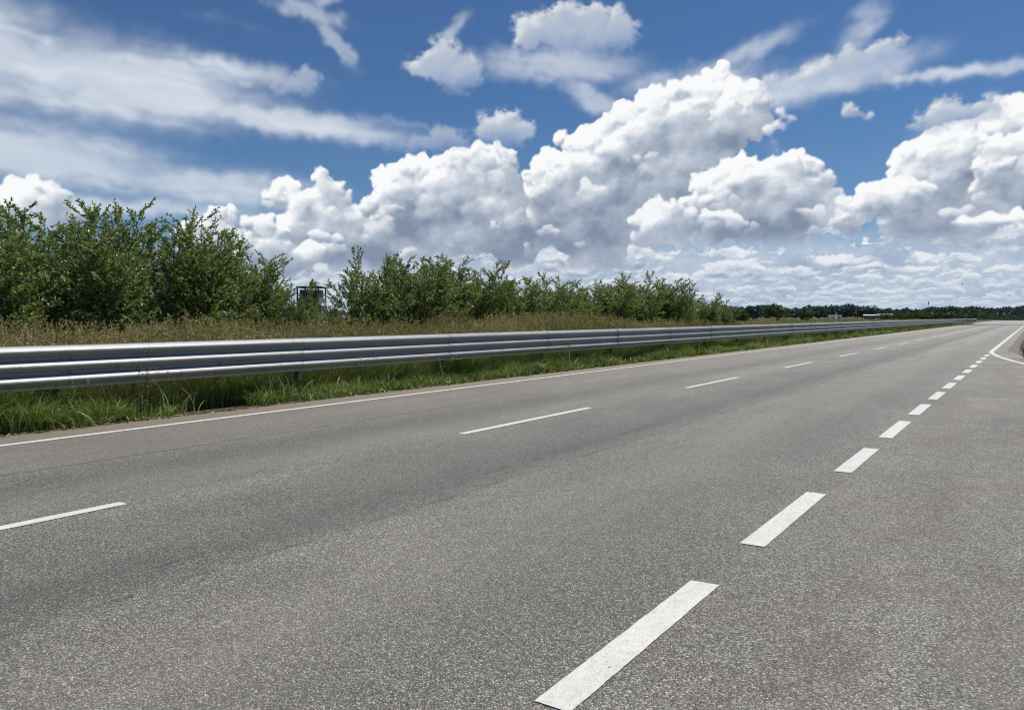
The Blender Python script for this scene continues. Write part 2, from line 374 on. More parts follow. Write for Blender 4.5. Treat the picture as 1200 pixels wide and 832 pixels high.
        rgb = rgb*(1-hzz)+hz*hzz
        over(win, rgb.astype(np.float32), np.clip(cov*solid, 0, 1))

    # ---- thin high cloud: stretched noise inside long soft lobes ----
    def cirrus(lobes, amt, sx, sy, ang, seed, lo=0.15, hi=0.95, whiten=0.92, pw=1.0):
        ca, sa = math.cos(ang), math.sin(ang)
        U = AX*ca+EY*sa; V = -AX*sa+EY*ca
        U = U+0.9*n4; V = V+0.5*n2
        n = fbm(U, V, sx, sy, 7, seed, 0.58)*0.5+0.5
        m = np.zeros_like(AX)
        for (a, e, rx, ry, rot, w) in lobes:
            cr, sr = math.cos(rot), math.sin(rot)
            dx = AX-a+0.6*n1x; dy = EY-e+0.35*n1y
            u = (dx*cr+dy*sr)/rx; v = (-dx*sr+dy*cr)/ry
            m = np.maximum(m, w*np.exp(-(u*u+v*v)*1.1))
        fb = fbm(U, V, sx*1.6, sy*.30, 4, seed+9, .5)*.5+.5
        al = blur(ss(lo, hi, (0.52+0.38*n+.10*fb)*m*1.3)**pw*amt*(0.76+0.14*n+.18*fb), .07)
        c = np.array([0.80, 0.86, 0.93])*whiten
        rgb = np.broadcast_to(c, (ny, nx, 3)).astype(np.float32)
        over((slice(0, ny), slice(0, nx)), rgb, al.astype(np.float32))

    R = math.radians
    cirrus([(-27, 15.0, 10, 2.6, R(-3), 1.0), (-37, 15.6, 9, 3.2, 0, 1.0), (-16, 13.5, 9, 1.0, R(-5), .9), (-21, 16.3, 7, 1.2, R(-3), .7)], 0.84, 5.0, 1.1, R(-4), 300, 0.06, .80)
    cirrus([(-33, 10.2, 11, 2.0, R(-4), 1.0), (-21, 8.8, 8, 1.5, R(-3), .85), (-28, 7.2, 14, 0.8, 0, .7), (-36, 12.0, 8, .8, R(-4), .6), (-43, 10.5, 6, 3, 0, .9)], 0.74, 5.5, 0.9, R(-4), 330, 0.05, .85)
    cirrus([(-14.6, 20.6, 2.7, .75, R(-12), .95), (-12.6, 18.8, 1.9, .62, R(-48), 1.0), (-13.4, 21.4, 1.4, .35, R(15), .8)], 0.50, 1.2, .28, R(-35), 360, 0.10, .8)
    cirrus([(3.5, 17.7, 6.5, 1.2, R(-3), .95), (6.0, 15.4, 3.2, .9, R(-30), .9), (1.0, 18.2, 3, .8, 0, .8), (-4.5, 19.8, 1.8, .5, R(45), .75)], 0.62, 2.6, .6, R(-12), 390, 0.08, .85)
    cirrus([(20.5, 15.5, 7.5, 1.3, R(8), 1.0), (24, 18.6, 2.8, 1.1, R(48), .48), (30, 15.1, 7, .42, R(-1), .9), (13.5, 16.3, 5, 1.0, R(4), .9), (17, 17.9, 4, .8, R(20), .6)], 0.80, 2.4, .6, R(14), 420, 0.08, .85)
    cirrus([(-7, 13.6, 6, .35, R(-6), .6), (27.5, 12.0, 1.2, .8, 0, .5), (18, 11.5, 2, 1.2, 0, .4), (-20, 19.5, 6, .8, R(-5), .35)], 0.5, 2.0, .5, R(-6), 450, 0.2, 1.0)

    # ---- soft grey backing toward the horizon, over the far cloud deck ----
    veil = np.exp(-np.maximum(EY, 0)/2.4)
    bank = ss(-24, -14, AX+2*n4)*(1-ss(4.2, 7.0, EY+0.7*n2+0.5*n1y))
    g = np.clip(0.5+0.5*n2+0.25*n3, 0, 1)[..., None]
    over((slice(0, ny), slice(0, nx)), np.broadcast_to(np.array([0.44, 0.55, 0.71]), (ny, nx, 3)).astype(np.float32), (0.88*veil).astype(np.float32))
    over((slice(0, ny), slice(0, nx)), (np.array([0.36, 0.45, 0.59])*(1-g)+np.array([0.56, 0.63, 0.74])*g).astype(np.float32), (0.85*bank).astype(np.float32))
    # ---- far deck: stretched rows of flat-based cloud, smaller and paler toward the horizon ----
    for row, (e0, rr, hz, th, azl) in enumerate([(0.25, .07, .72, -.25, -60), (0.45, .085, .68, -.25, -60), (0.7, .10, .62, -.25, -60), (1.1, .14, .52, -.22, -60), (1.6, .2, .44, -.18, -60), (2.2, .28, .36, -.12, -30), (2.9, .36, .28, -.08, -22), (3.7, .46, .20, -.05, -18), (4.6, .55, .12, 0.02, -10), (5.4, .6, .06, 0.12, 8)]):
        sx, sy = rr*7.0, rr*2.6
        f = lambda dy: fbm(AX+.25*n1x, EY+dy+.18*rr/.3*n1y, sx, sy, 6, 500+20*row, .58)
        prof = np.where(EY > e0, np.exp(-((EY-e0)/(rr*1.9))**2), np.exp(-((EY-e0)/(rr*.55))**2))
        a0 = f(0.0)
        d0 = a0*0.75+0.42*prof-0.30-th*0.9+.25*bil*rr
        al = ss(-0.04, 0.20, d0)*(prof > .05)*ss(azl, azl+8, AX+2*n4)
        d1 = f(rr*0.75)*0.75; dd = (a0*.75-d1)
        up = np.clip((EY-e0)/(rr*1.6), -0.3, 1)
        L = np.clip(0.34+0.42*up+1.0*dd+0.35*bil*.5+.25*(1-ss(0, .5, d0))+.12*n2+TONE*.6, 0, 1)[..., None]
        c0 = np.array([0.25, 0.32, 0.44]); c1 = np.array([0.50, 0.565, 0.66]); c2 = np.array([0.92, 0.93, 0.94])
        rgb = np.where(L < 0.5, c0+(c1-c0)*(L/0.5), c1+(c2-c1)*(L-0.5)/0.5)
        hzz = hz; hc = np.array([0.47, 0.57, 0.71])
        over((slice(0, ny), slice(0, nx)), (rgb*(1-hzz)+hc*hzz).astype(np.float32), (al*.92).astype(np.float32))

    K = {'G': dict(lit=1.05), 'E': dict(lit=1.02), 'A4': dict(lit=.92, cut=.2), 'M': dict(lit=.95, cut=.45, haze=.06), 'M2': dict(cut=.4)}
    for name, base, puffs, opt in BODIES:
        kw = K.get(name, {})
        cumulus(puffs, base, **kw)
        if name in 'ABCDEF' or name == 'A3':           # smaller lit turrets and scraps standing out from the big bodies
            for _ in range({'C': 26, 'D': 16, 'E': 9, 'A': 12, 'B': 15, 'F': 6}.get(name, 5)):
                a0, e0, r0 = puffs[rg.integers(len(puffs))]
                rr = rg.uniform(.22, .62)*min(1.0, .5+r0); a0 += rg.uniform(-.8, .8)*r0; e0 = e0-rg.uniform(.1, .9)*r0-.2
                if e0 < base+.2: continue
                ps = [(a0+rg.uniform(-1.5, 1.5)*rr, e0+rg.uniform(-.25, 1.3)*rr, rr*rg.uniform(.35, 1.0)) for _ in range(int(rg.integers(4, 9)))]
                cumulus(ps, e0-.1, 2, (9, 6), warp=.30, soft=.035, lit=rg.uniform(.86, 1.06), cut=.65*rr+.12, solid=rg.uniform(.55, .9), rimw=.6, decay=1.6)
    for name, puffs in SOFT:
        lo = min(p[1] for p in puffs)
        small = name in ('s7', 's8'); grey = name in ('s1', 's6', 's4b')
        cumulus(puffs, lo-0.5, 1 if small else 2, (9, 5), warp=0.34 if not small else .5, soft=0.20 if not small else .09, lit=.9 if small else (.42 if grey else .60), solid=.62 if grey else .92, dark=1.7, cut=0.9, rough=.35, rimw=.45, decay=3.0)
    RGB /= np.maximum(A, 1e-3)[..., None]
    # carry colour outward where nothing stands, so that soft rims do not darken
    m_ = (A > 0.02).astype(np.float32); f_ = blur(m_, .5)+1e-4
    for c_ in range(3): RGB[..., c_] = np.where(A > 0.02, RGB[..., c_], blur(RGB[..., c_]*m_, .5)/f_)
    # fade the sheet's outer rim into the open sky
    A *= ss(AZ0, AZ0+5, AX)*(1-ss(AZ1-5, AZ1, AX))*(1-ss(EL1-3, EL1-0.5, EY))
    return az, el, RGB, np.clip(A, 0, 1)

# ---------------------------------------------------------------- the sky's clouds (a far dome sector, emissive like the sky itself)
az, el, RGBf, ALf = make_sky_field(BODIES, SOFT, SHADE)
def build_sky():
    nx, ny = len(az), len(el); rad = 9000.0
    A2, E2 = np.meshgrid(np.radians(az), np.radians(el))
    th = YAW-A2                                     # angle counter-clockwise from +Y
    V = np.stack([-np.sin(th)*np.cos(E2), np.cos(th)*np.cos(E2), np.sin(E2)], -1).reshape(-1, 3)*rad
    V[:, 2] += 1.5
    i = np.arange(nx*ny).reshape(ny, nx)
    F = np.stack([i[:-1, :-1], i[:-1, 1:], i[1:, 1:], i[1:, :-1]], -1).reshape(-1, 4)
    keep = (ALf.ravel()[F].max(1) > 0.004); F = F[keep]
    col = np.concatenate([RGBf.reshape(-1, 3), np.ones((nx*ny, 1))], 1)
    w = NT('cloud_light')
    c = w.attr('cloud_colour'); a = w.attr('cloud_cover')
    e = w.n('Emission'); w.lk(c.outputs['Color'], e.inputs['Color']); e.inputs['Strength'].default_value = 2.0**(-EXPOSURE)*CLOUD_GAIN
    t = w.n('BsdfTransparent'); m = w.n('MixShader')
    w.lk(a.outputs['Fac'], m.inputs[0]); w.lk(t.outputs[0], m.inputs[1]); w.lk(e.outputs[0], m.inputs[2])
    mat = w.done(m.outputs[0]); mat.cycles.emission_sampling = 'NONE'
    o = np_mesh('sky', V, F, mat, attrs={'cloud_colour': ('FLOAT_COLOR', col), 'cloud_cover': ('FLOAT', ALf.ravel())}, smooth=True)
    tag(o, 'blue sky with towering white cumulus and thin high cloud', kind='structure')
    if 'category' in o: del o['category']
CLOUD_GAIN = 1.0
build_sky()

rng = np.random.default_rng(5)
random.seed(5)

# ---------------------------------------------------------------- materials
def mat_asphalt(name, main=True):
    w = NT(name); P = w.pos()
    vo = w.n('TexVoronoi'); vo.feature = 'F1'; w.lk(P, vo.inputs['Vector']); vo.inputs['Scale'].default_value = 118
    sep = w.n('SeparateColor'); w.lk(vo.outputs['Color'], sep.inputs[0])
    vo2 = w.n('TexVoronoi'); vo2.feature = 'F1'; w.lk(P, vo2.inputs['Vector']); vo2.inputs['Scale'].default_value = 230
    sep2 = w.n('SeparateColor'); w.lk(vo2.outputs['Color'], sep2.inputs[0])
    stone = w.ramp(sep.outputs[0], [(0, .035), (.30, .075), (.55, .15), (.78, .31), (.92, .56), (1, .88)])
    fine = w.ramp(sep2.outputs[1], [(0, .06), (.5, .16), (.9, .34), (1, .6)])
    c = w.mix(.50, stone, fine)
    gap = w.ramp(vo.outputs['Distance'], [(.0, 1.0), (.52, 1.0), (.85, .35)])
    c = w.mix(.75, c, gap, 'MULTIPLY')
    tint = w.ramp(sep.outputs[2], [(0, (.94, .98, 1.05)), (.5, (1, .99, .96)), (1, (1.08, .99, .88))])
    c = w.mix(1.0, c, tint, 'MULTIPLY')
    # worn, patchy broad variation, stretched along the lane
    n_long = w.noise(w.scale(P, (1.6, .16, 1)), 1.0, 5, .6)
    n_big = w.noise(w.scale(P, (.7, .45, 1)), 1.0, 6, .62, .6)
    n_mid = w.noise(P, 6.0, 5, .65)
    var = w.math('ADD', w.math('MULTIPLY', n_long, .55), w.math('ADD', w.math('MULTIPLY', n_big, .55), w.math('MULTIPLY', n_mid, .35)))
    c = w.mix(1.0, c, w.ramp(var, [(.48, .76), (.72, 1.0), (.95, 1.30)]), 'MULTIPLY')
    sx = w.n('SeparateXYZ'); w.lk(P, sx.inputs[0]); X = sx.outputs[0]; Y = sx.outputs[1]
    wob = w.math('MULTIPLY', w.math('SUBTRACT', w.noise(w.scale(P, (.2, .9, 1)), 1.0, 5, .7), .5), .10)
    Xw = w.math('ADD', X, wob)
    if main:
        # lengthwise paving joints
        for x0, wd, dk in ((-8.03, .030, .42), (-3.98, .030, .55)):
            d = w.math('ABSOLUTE', w.math('SUBTRACT', Xw if x0 > -5 else w.math('ADD', X, w.math('MULTIPLY', wob, .25)), x0))
            k = w.ramp(w.math('DIVIDE', d, wd), [(0, dk), (.6, dk+.1), (1, 1)])
            brk = w.ramp(w.noise(w.scale(P, (1, .7, 1)), 2.0, 4, .7), [(.42, .05), (.58, 1)])
            c = w.mix(w.math('MULTIPLY', brk, .9) if x0 > -5 else .8, c, k, 'MULTIPLY')
        # strip beyond the joint is smoother and browner; darker centre of each lane
        strip = w.ramp(w.math('MULTIPLY', w.math('ADD', X, 8.03), -1.0), [(0, 0), (.01, 1)])
        c = w.mix(w.math('MULTIPLY', strip, .8), c, w.mix(.5, c, (.19, .18, .165)))
        edge = w.ramp(w.math('MULTIPLY', w.math('ADD', X, 9.95), -1.0), [(0, 0), (.06, 1)])
        c = w.mix(w.math('MULTIPLY', edge, .75), c, w.mix(n_mid, (.17, .148, .12), (.27, .24, .20)))
        for x0, wd, am in ((-7.2, .55, .16), (-5.0, .5, .10), (-2.3, .5, .10), (-6.6, .45, -.12), (-4.35, .3, .18), (-3.0, .6, -.10)):
            d = w.math('ABSOLUTE', w.math('SUBTRACT', Xw, x0))
            k = w.ramp(w.math('DIVIDE', d, wd*2), [(0, 1), (1, 0)], 'EASE')
            c = w.mix(w.math('MULTIPLY', k, w.math('MULTIPLY', n_long, abs(am)*4.2)), c, (.055, .055, .054) if am > 0 else (.25, .24, .22))
        # scuffed crack near the middle of the near lane
        d = w.math('ABSOLUTE', w.math('SUBTRACT', w.math('ADD', X, w.math('MULTIPLY', wob, 3.2)), -4.32))
        k = w.ramp(w.math('DIVIDE', d, .03), [(0, .45), (1, 1)])
        brk = w.ramp(w.noise(w.scale(P, (1, .5, 1)), 1.3, 3, .7), [(.50, 0), (.60, 1)])
        c = w.mix(brk, c, k, 'MULTIPLY')
    # the turn-off side: browner, rust and oil tinted patches
    right = w.ramp(w.math('ADD', w.math('MULTIPLY', X, .25), 1.0), [(.55, 0), (.80, 1)])
    bn = w.ramp(w.noise(w.scale(P, (1.0, .8, 1)), 1.1, 6, .62, .8), [(.46, 0), (.66, 1)])
    c = w.mix(w.math('MULTIPLY', right, w.math('MULTIPLY', bn, .48)), c, w.mix(.62, c, (.13, .085, .05)))
    pale = w.ramp(w.noise(w.scale(P, (.8, .5, 1)), .9, 5, .6), [(.5, 0), (.72, 1)])
    c = w.mix(w.math('MULTIPLY', right, w.math('MULTIPLY', pale, .35)), c, (.27, .26, .24))
    far = w.ramp(w.math('MULTIPLY', Y, .008), [(.0, .94), (.06, 1.04), (.16, 1.17), (.5, 1.25)])  # lightens the asphalt with distance: low-angle sky sheen painted into the colour
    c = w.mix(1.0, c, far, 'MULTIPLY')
    h = w.math('ADD', w.math('MULTIPLY', vo.outputs['Distance'], -1.0), w.math('MULTIPLY', sep.outputs[1], .6))
    h = w.math('ADD', h, w.math('MULTIPLY', vo2.outputs['Distance'], -.35))
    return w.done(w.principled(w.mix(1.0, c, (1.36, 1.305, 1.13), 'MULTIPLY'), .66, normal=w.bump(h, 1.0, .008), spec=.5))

def mat_paint(name, dirt=.25):
    w = NT(name); P = w.pos()
    n = w.noise(P, 3.0, 5, .65); g = w.noise(P, 140, 3, .6); n2 = w.noise(P, 22, 5, .7)
    c = w.mix(n, (.80, .785, .72), (.66, .64, .58))
    c = w.mix(w.math('MULTIPLY', w.ramp(w.math('ADD', w.math('MULTIPLY', g, .6), w.math('MULTIPLY', n2, .5)), [(.54, 0), (.68, 1)]), dirt*2), c, (.32, .30, .27))
    c = w.mix(w.ramp(w.math('ADD', w.math('MULTIPLY', n2, .6), w.math('MULTIPLY', g, .35)), [(.60, 0), (.66, 1)]), c, (.16, .15, .14))
    vo = w.n('TexVoronoi'); w.lk(P, vo.inputs['Vector']); vo.inputs['Scale'].default_value = 95
    s_ = w.n('SeparateColor'); w.lk(vo.outputs['Color'], s_.inputs[0])
    chip = w.math('ADD', w.math('MULTIPLY', s_.outputs[0], .55), w.math('MULTIPLY', w.noise(P, 7, 5, .7), .75))
    c = w.mix(w.ramp(chip, [(.99, 0), (1.03, .8)]), c, w.mix(s_.outputs[1], (.10, .095, .09), (.38, .36, .33)))
    c = w.mix(w.ramp(w.noise(w.scale(P, (6, 1.2, 1)), 2.5, 5, .7), [(.45, 0), (.75, .35)]), c, (.44, .42, .37))
    return w.done(w.principled(c, .7, normal=w.bump(w.math('ADD', g, w.math('MULTIPLY', vo.outputs['Distance'], -1.2)), .45, .004), spec=.3))

def mat_ground():
    w = NT('ground_earth'); P = w.pos()
    n = w.noise(P, .02, 6, .6); n2 = w.noise(P, 1.5, 6, .7); n3 = w.noise(P, 18, 5, .7)
    c = w.mix(w.ramp(n, [(.35, 0), (.65, 1)]), (.20, .165, .085), (.11, .125, .05))
    c = w.mix(n2, w.mix(.4, c, (.06, .05, .03)), c)
    sx = w.n('SeparateXYZ'); w.lk(P, sx.inputs[0])
    near = w.ramp(w.math('MULTIPLY', w.math('ADD', sx.outputs[0], 16), .1), [(0, 0), (.35, 1)])
    c = w.mix(near, c, w.mix(n3, (.075, .055, .035), (.15, .115, .08)))
    return w.done(w.principled(c, .95, normal=w.bump(n3, .8, .05), spec=.1))

def mat_gravel():
    w = NT('shoulder_gravel'); P = w.pos()
    vo = w.n('TexVoronoi'); w.lk(P, vo.inputs['Vector']); vo.inputs['Scale'].default_value = 60
    s_ = w.n('SeparateColor'); w.lk(vo.outputs['Color'], s_.inputs[0])
    c = w.ramp(s_.outputs[0], [(0, (.14, .12, .10)), (.6, (.24, .215, .18)), (1, (.42, .39, .34))])
    c = w.mix(w.ramp(w.noise(P, 1.3, 6, .7), [(.4, 0), (.7, .7)]), c, (.13, .105, .075))
    return w.done(w.principled(c, .9, normal=w.bump(vo.outputs['Distance'], .7, .01), spec=.2))

def mat_leaf(name, stops, trans=.30, rough=.45, under=None, spec=.4):
    """leaf colour runs over the per-leaf value 'tint'"""
    w = NT(name); a = w.attr('tint').outputs['Fac']
    c = w.ramp(a, stops)
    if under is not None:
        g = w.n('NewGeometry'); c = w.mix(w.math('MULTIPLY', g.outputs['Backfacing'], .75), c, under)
    p = w.principled(c, rough, spec=spec)
    t = w.n('BsdfTranslucent'); w.lk(w.mix(1.0, c, (1.5, 1.75, .7), 'MULTIPLY'), t.inputs['Color'])
    m = w.n('MixShader'); m.inputs[0].default_value = trans
    w.lk(p, m.inputs[1]); w.lk(t.outputs[0], m.inputs[2])
    return w.done(m.outputs[0])

def mat_plain(name, col, rough=.6, metal=0.0, var=.15, scale=8.0, spec=.5):
    w = NT(name); P = w.obj(); n = w.noise(P, scale, 5, .6)
    lo = tuple(x*(1-var) for x in col); hi = tuple(min(1, x*(1+var)) for x in col)
    return w.done(w.principled(w.mix(n, lo, hi), rough, metal, spec=spec))

def mat_galv():
    w = NT('galvanised_steel'); P = w.pos()
    n = w.noise(w.scale(P, (1, .5, 1)), 2.0, 6, .65); f = w.noise(P, 38, 4, .7)
    vo = w.n('TexVoronoi'); w.lk(P, vo.inputs['Vector']); vo.inputs['Scale'].default_value = 45
    s_ = w.n('SeparateColor'); w.lk(vo.outputs['Color'], s_.inputs[0])
    c = w.mix(n, (.24, .245, .25), (.36, .365, .37))
    c = w.mix(w.math('MULTIPLY', s_.outputs[0], .30), c, (.36, .37, .385))
    # grime, lichen specks and dark drips on the crests
    dr = w.noise(w.scale(P, (1, 7.0, .6)), 3.0, 5, .7)
    c = w.mix(w.ramp(dr, [(.60, 0), (.70, .6)]), c, (.16, .155, .14))
    c = w.mix(w.ramp(w.noise(P, 26, 3, .6), [(.64, 0), (.70, .8)]), c, (.10, .098, .085))
    ln_ = w.noise(w.scale(P, (.6, 22.0, .5)), 2.0, 2, .5)      # scratches and drip lines across the crests
    c = w.mix(w.ramp(ln_, [(.70, 0), (.735, .75)]), c, (.07, .07, .065))
    r = w.math('ADD', w.math('MULTIPLY', n, .25), .38)
    return w.done(w.principled(c, r, .42, normal=w.bump(w.noise(w.scale(P, (1, .35, 1)), 3, 3, .5), .25, .02)))

M = dict(
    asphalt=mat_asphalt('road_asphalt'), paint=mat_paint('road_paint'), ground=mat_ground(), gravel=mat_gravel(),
    galv=mat_galv(), old_steel=mat_plain('weathered_post_steel', (.12, .12, .12), .7, .2), steel_dark=mat_plain('bolt_steel', (.10, .10, .105), .5, .6),
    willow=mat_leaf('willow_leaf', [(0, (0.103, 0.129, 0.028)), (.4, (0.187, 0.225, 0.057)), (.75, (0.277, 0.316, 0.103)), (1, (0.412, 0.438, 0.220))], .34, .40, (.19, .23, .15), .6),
    willow_dry=mat_leaf('dull_leaf', [(0, (.04, .055, .02)), (.5, (.07, .095, .03)), (1, (.14, .15, .07))], .25, .5, (.12, .14, .09)),
    bark=mat_plain('twig_bark', (.085, .065, .045), .85, var=.4, spec=.2),
    green=mat_leaf('verge_blade', [(0, (0.075, 0.119, 0.022)), (.45, (0.163, 0.237, 0.044)), (.75, (0.288, 0.362, 0.088)), (.86, (0.425, 0.413, 0.188)), (1, (0.688, 0.600, 0.400))], .15, .40),
    tall=mat_leaf('meadow_stem', [(0, (0.098, 0.137, 0.034)), (.40, (0.182, 0.202, 0.058)), (.70, (0.312, 0.280, 0.111)), (.90, (0.442, 0.377, 0.182)), (1, (0.598, 0.520, 0.312))], .14, .6, spec=.2),
    seed=mat_leaf('seed_head', [(0, (0.221, 0.163, 0.091)), (.5, (0.364, 0.280, 0.156)), (1, (0.598, 0.507, 0.325))], .25, .7, spec=.1),
    weed=mat_leaf('weed_leaf', [(0, (0.091, 0.130, 0.033)), (.5, (0.163, 0.208, 0.058)), (.85, (0.260, 0.260, 0.104)), (1, (0.338, 0.221, 0.117))], .30, .5),
    litter=mat_leaf('dry_litter', [(0, (.10, .07, .045)), (.5, (.24, .175, .11)), (1, (.50, .42, .32))], .1, .8, spec=.1),
    wood_far=mat_leaf('far_leaf_hazed', [(0, (0.056, 0.090, 0.100)), (.6, (0.093, 0.137, 0.140)), (1, (0.141, 0.192, 0.175))], .1, .7, spec=.1),  # blue-grey cast of distance haze is put into the leaf colour
    hedge=mat_leaf('hedge_leaf', [(0, (0.052, 0.081, 0.039)), (.6, (0.091, 0.130, 0.058)), (1, (0.143, 0.189, 0.085))], .15, .7, spec=.1),
    concrete=mat_plain('pale_concrete', (.34, .335, .315), .85, var=.22, scale=.4),
    white=mat_plain('white_cladding', (.78, .78, .77), .5, var=.05), grey=mat_plain('grey_render', (.26, .26, .27), .7, var=.12, scale=1.5),
    dim=mat_plain('dark_grey_cladding', (.14, .14, .145), .8, var=.2, scale=1.5),
    dark=mat_plain('dark_steel', (.05, .052, .055), .5, .3), roof=mat_plain('pale_roof', (.45, .44, .42), .6, var=.1), glass=mat_plain('window_glass', (.03, .04, .05), .1, var=.05),
    feather=mat_plain('bird_feather', (.03, .03, .03), .8),
)

# ---------------------------------------------------------------- ground, road, markings
def ground_height(x, y):
    """road at 0, a low bank behind the guardrail, flat fields beyond"""
    t = np.clip((-x-11.6)/1.6, 0, 1); b = 0.16*t*t*(3-2*t)
    return b-0.035
def build_ground():
    xs = np.concatenate([[-9000, -3000, -1000, -400, -150, -60, -30, -20], np.linspace(-14, -9, 21), [-4, 2, 8, 20, 60, 200, 1000, 3000, 9000]])
    ys = np.array([-9000, -2000, -400, -60, -10, 0, 10, 20, 40, 80, 120, 160, 200, 300, 600, 1200, 3000, 9000.])
    X, Y = np.meshgrid(xs, ys); Z = ground_height(X, Y)
    V = np.stack([X, Y, Z], -1).reshape(-1, 3); nx, ny = len(xs), len(ys)
    i = np.arange(nx*ny).reshape(ny, nx)
    F = np.stack([i[:-1, :-1], i[:-1, 1:], i[1:, 1:], i[1:, :-1]], -1).reshape(-1, 4)
    tag(np_mesh('ground', V, F, M['ground'], smooth=True), 'dry earth and rough grassland on both sides of the road', kind='structure')
build_ground()

Y_BEND, R_BEND, A_BEND = 150.0, 24.0, R(84)
def road_pt(s, d):
    """point on the line d metres left of the camera's own line, s metres along the rail line; the road bends right at the end"""
    if s <= Y_BEND: return (-d, s)
    arc = R_BEND*A_BEND; cx = -11.2+R_BEND; r = R_BEND-(11.2-d)
    a = min((s-Y_BEND)/R_BEND, A_BEND)
    x, y = cx-r*math.cos(a), Y_BEND+r*math.sin(a)
    if s-Y_BEND > arc:
        t = s-Y_BEND-arc; x += math.sin(a)*t; y += math.cos(a)*t
    return (x, y)
def strip(name, d0, d1, s0, s1, z, mat, step=2.0, jit=0.0, parent=None, label=None):
    n = max(2, int((s1-s0)/step)+1); S = np.linspace(s0, s1, n); V = []
    for s in S:
        for d in (d0, d1):
            x, y = road_pt(float(s), d+(random.uniform(-jit, jit) if jit else 0)); V.append((x, y, z))
    F = [(2*i, 2*i+1, 2*i+3, 2*i+2) for i in range(n-1)]
    return V, F
V, F = strip('road', 10.62, 0.95, -60, 260, 0.0, None)
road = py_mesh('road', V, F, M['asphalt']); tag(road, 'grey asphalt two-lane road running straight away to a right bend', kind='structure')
# turn-off lane that leaves to the right, where the photographer stands
sx = [(-0.9502, -60), (-0.9502, 40.0), (-0.60, 37.5), (-0.10, 33.8), (0.35, 31.0), (1.2, 27), (2.6, 22), (5.5, 15), (9, 9), (14, 3), (22, -4), (22, -60)]
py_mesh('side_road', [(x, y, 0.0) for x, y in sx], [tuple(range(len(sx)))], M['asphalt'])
tag(bpy.data.objects['side_road'], 'rougher browner asphalt of the turn-off lane at the right', kind='structure')
gv = [(-0.9504, 175), (-0.9504, 40.0), (-0.60, 37.5), (-0.10, 33.8), (0.35, 31.0), (1.2, 27), (2.6, 22), (5.5, 15), (9, 9), (14, 3), (26, -8), (30, -2), (12, 14), (6, 24), (2.1, 36), (1.2, 60), (0.9, 175)]
py_mesh('gravel_shoulder', [(x, y, -0.006) for x, y in gv], [tuple(range(len(gv)))[::-1]], M['gravel'])
tag(bpy.data.objects['gravel_shoulder'], 'tan gravel shoulder right of the edge line beyond the turn-off', kind='structure')

M['concrete'] = M['concrete']
yd = [(-10.1, 176), (-19.0, 345), (120, 345), (120, 176)]
py_mesh('concrete_yard', [(x, y, .006) for x, y in yd], [(3, 2, 1, 0)], M['concrete'])
tag(bpy.data.objects['concrete_yard'], 'pale concrete pavement beyond the bend of the road', kind='structure')
def mark_poly(V, F, pts):
    b = len(V); V += pts; F.append(tuple(range(b, b+len(pts))))
def dash(V, F, d0, d1, y0, y1, z, jit=.004, step=.05):
    """one painted dash with slightly ragged outline"""
    def side(p, q, n):
        return [(p[0]+(q[0]-p[0])*i/n+random.uniform(-jit, jit)*.35, p[1]+(q[1]-p[1])*i/n+random.uniform(-jit, jit)*.35, z) for i in range(n)]
    n = max(2, int((y1-y0)/step)); k = 6; sk = random.uniform(-.02, .02)
    a, b, c, d = (-d0, y0), (-d1, y0+sk), (-d1, y1+random.uniform(-.03, .03)), (-d0, y1)
    mark_poly(V, F, side(a, b, k)+side(b, c, n)+side(c, d, k)+side(d, a, n))
V, F = [], []
for a, b in [(2.47, 4.13), (5.0, 6.8), (7.87, 9.47), (10.42, 12.24), (13.1, 14.8), (15.75, 17.4), (18.3, 19.95), (20.9, 22.6), (23.6, 25.2), (26.2, 27.8), (28.9, 30.5), (31.5, 33.1), (34.1, 35.6), (-.2, 1.6), (-3, -1.3), (-5.7, -4)]:
    dash(V, F, 1.575, 1.415, a, b, .005, .005)
tag(py_mesh('lane_boundary_dashes', V, F, M['paint']), 'short broad white dashes between the lane and the turn-off', kind='structure')
V, F = [], []
for k in range(-2, 19):
    a = 7.72+7.66*k
    a -= .17 if k < 0 else 0
    dash(V, F, 6.085, 5.965, a, a+3.42, .005, .003, .12)
for k in range(7):      # round the bend
    a = 152+7.66*k
    v, f = strip('', 6.085, 5.965, a, a+3.4, .005, None, .6); b = len(V); V += v; F += [tuple(b+i for i in q) for q in f]
tag(py_mesh('centre_line', V, F, M['paint']), 'thin white dashed line down the middle of the road', kind='structure')
V, F = strip('', 9.96, 9.84, -60, 285, .005, None, .25, .004)
tag(py_mesh('edge_line', V, F, M['paint']), 'long solid white line along the guardrail side', kind='structure')
# right edge line: comes down the road and bends away with the turn-off
cl = [(-road_pt(s, 1.5)[0], road_pt(s, 1.5)[1]) for s in np.linspace(240, 39.5, 90)]
cl += [(1.49, 38.2), (1.43, 37.2), (1.34, 36.2), (1.20, 35.0), (1.03, 33.7), (.80, 32.2), (.55, 30.8), (.25, 29.3), (-.2, 27.6), (-1.0, 24.6), (-2.3, 20.8), (-5.0, 14.2), (-8.4, 8.2), (-13.3, 2.2), (-21, -4.6)]
V, F = [], []
for i, (d, y) in enumerate(cl):
    p = np.array(cl[max(i-1, 0)]); q = np.array(cl[min(i+1, len(cl)-1)]); t = (q-p)/np.linalg.norm(q-p); nrm = np.array([-t[1], t[0]])*.085
    V += [(-(d+nrm[0]), y+nrm[1], .005), (-(d-nrm[0]), y-nrm[1], .005)]
F = [(2*i, 2*i+1, 2*i+3, 2*i+2) for i in range(len(cl)-1)]
tag(py_mesh('turn_off_line', V, F, M['paint']), 'solid white line that bends sharply away with the turn-off', kind='structure')

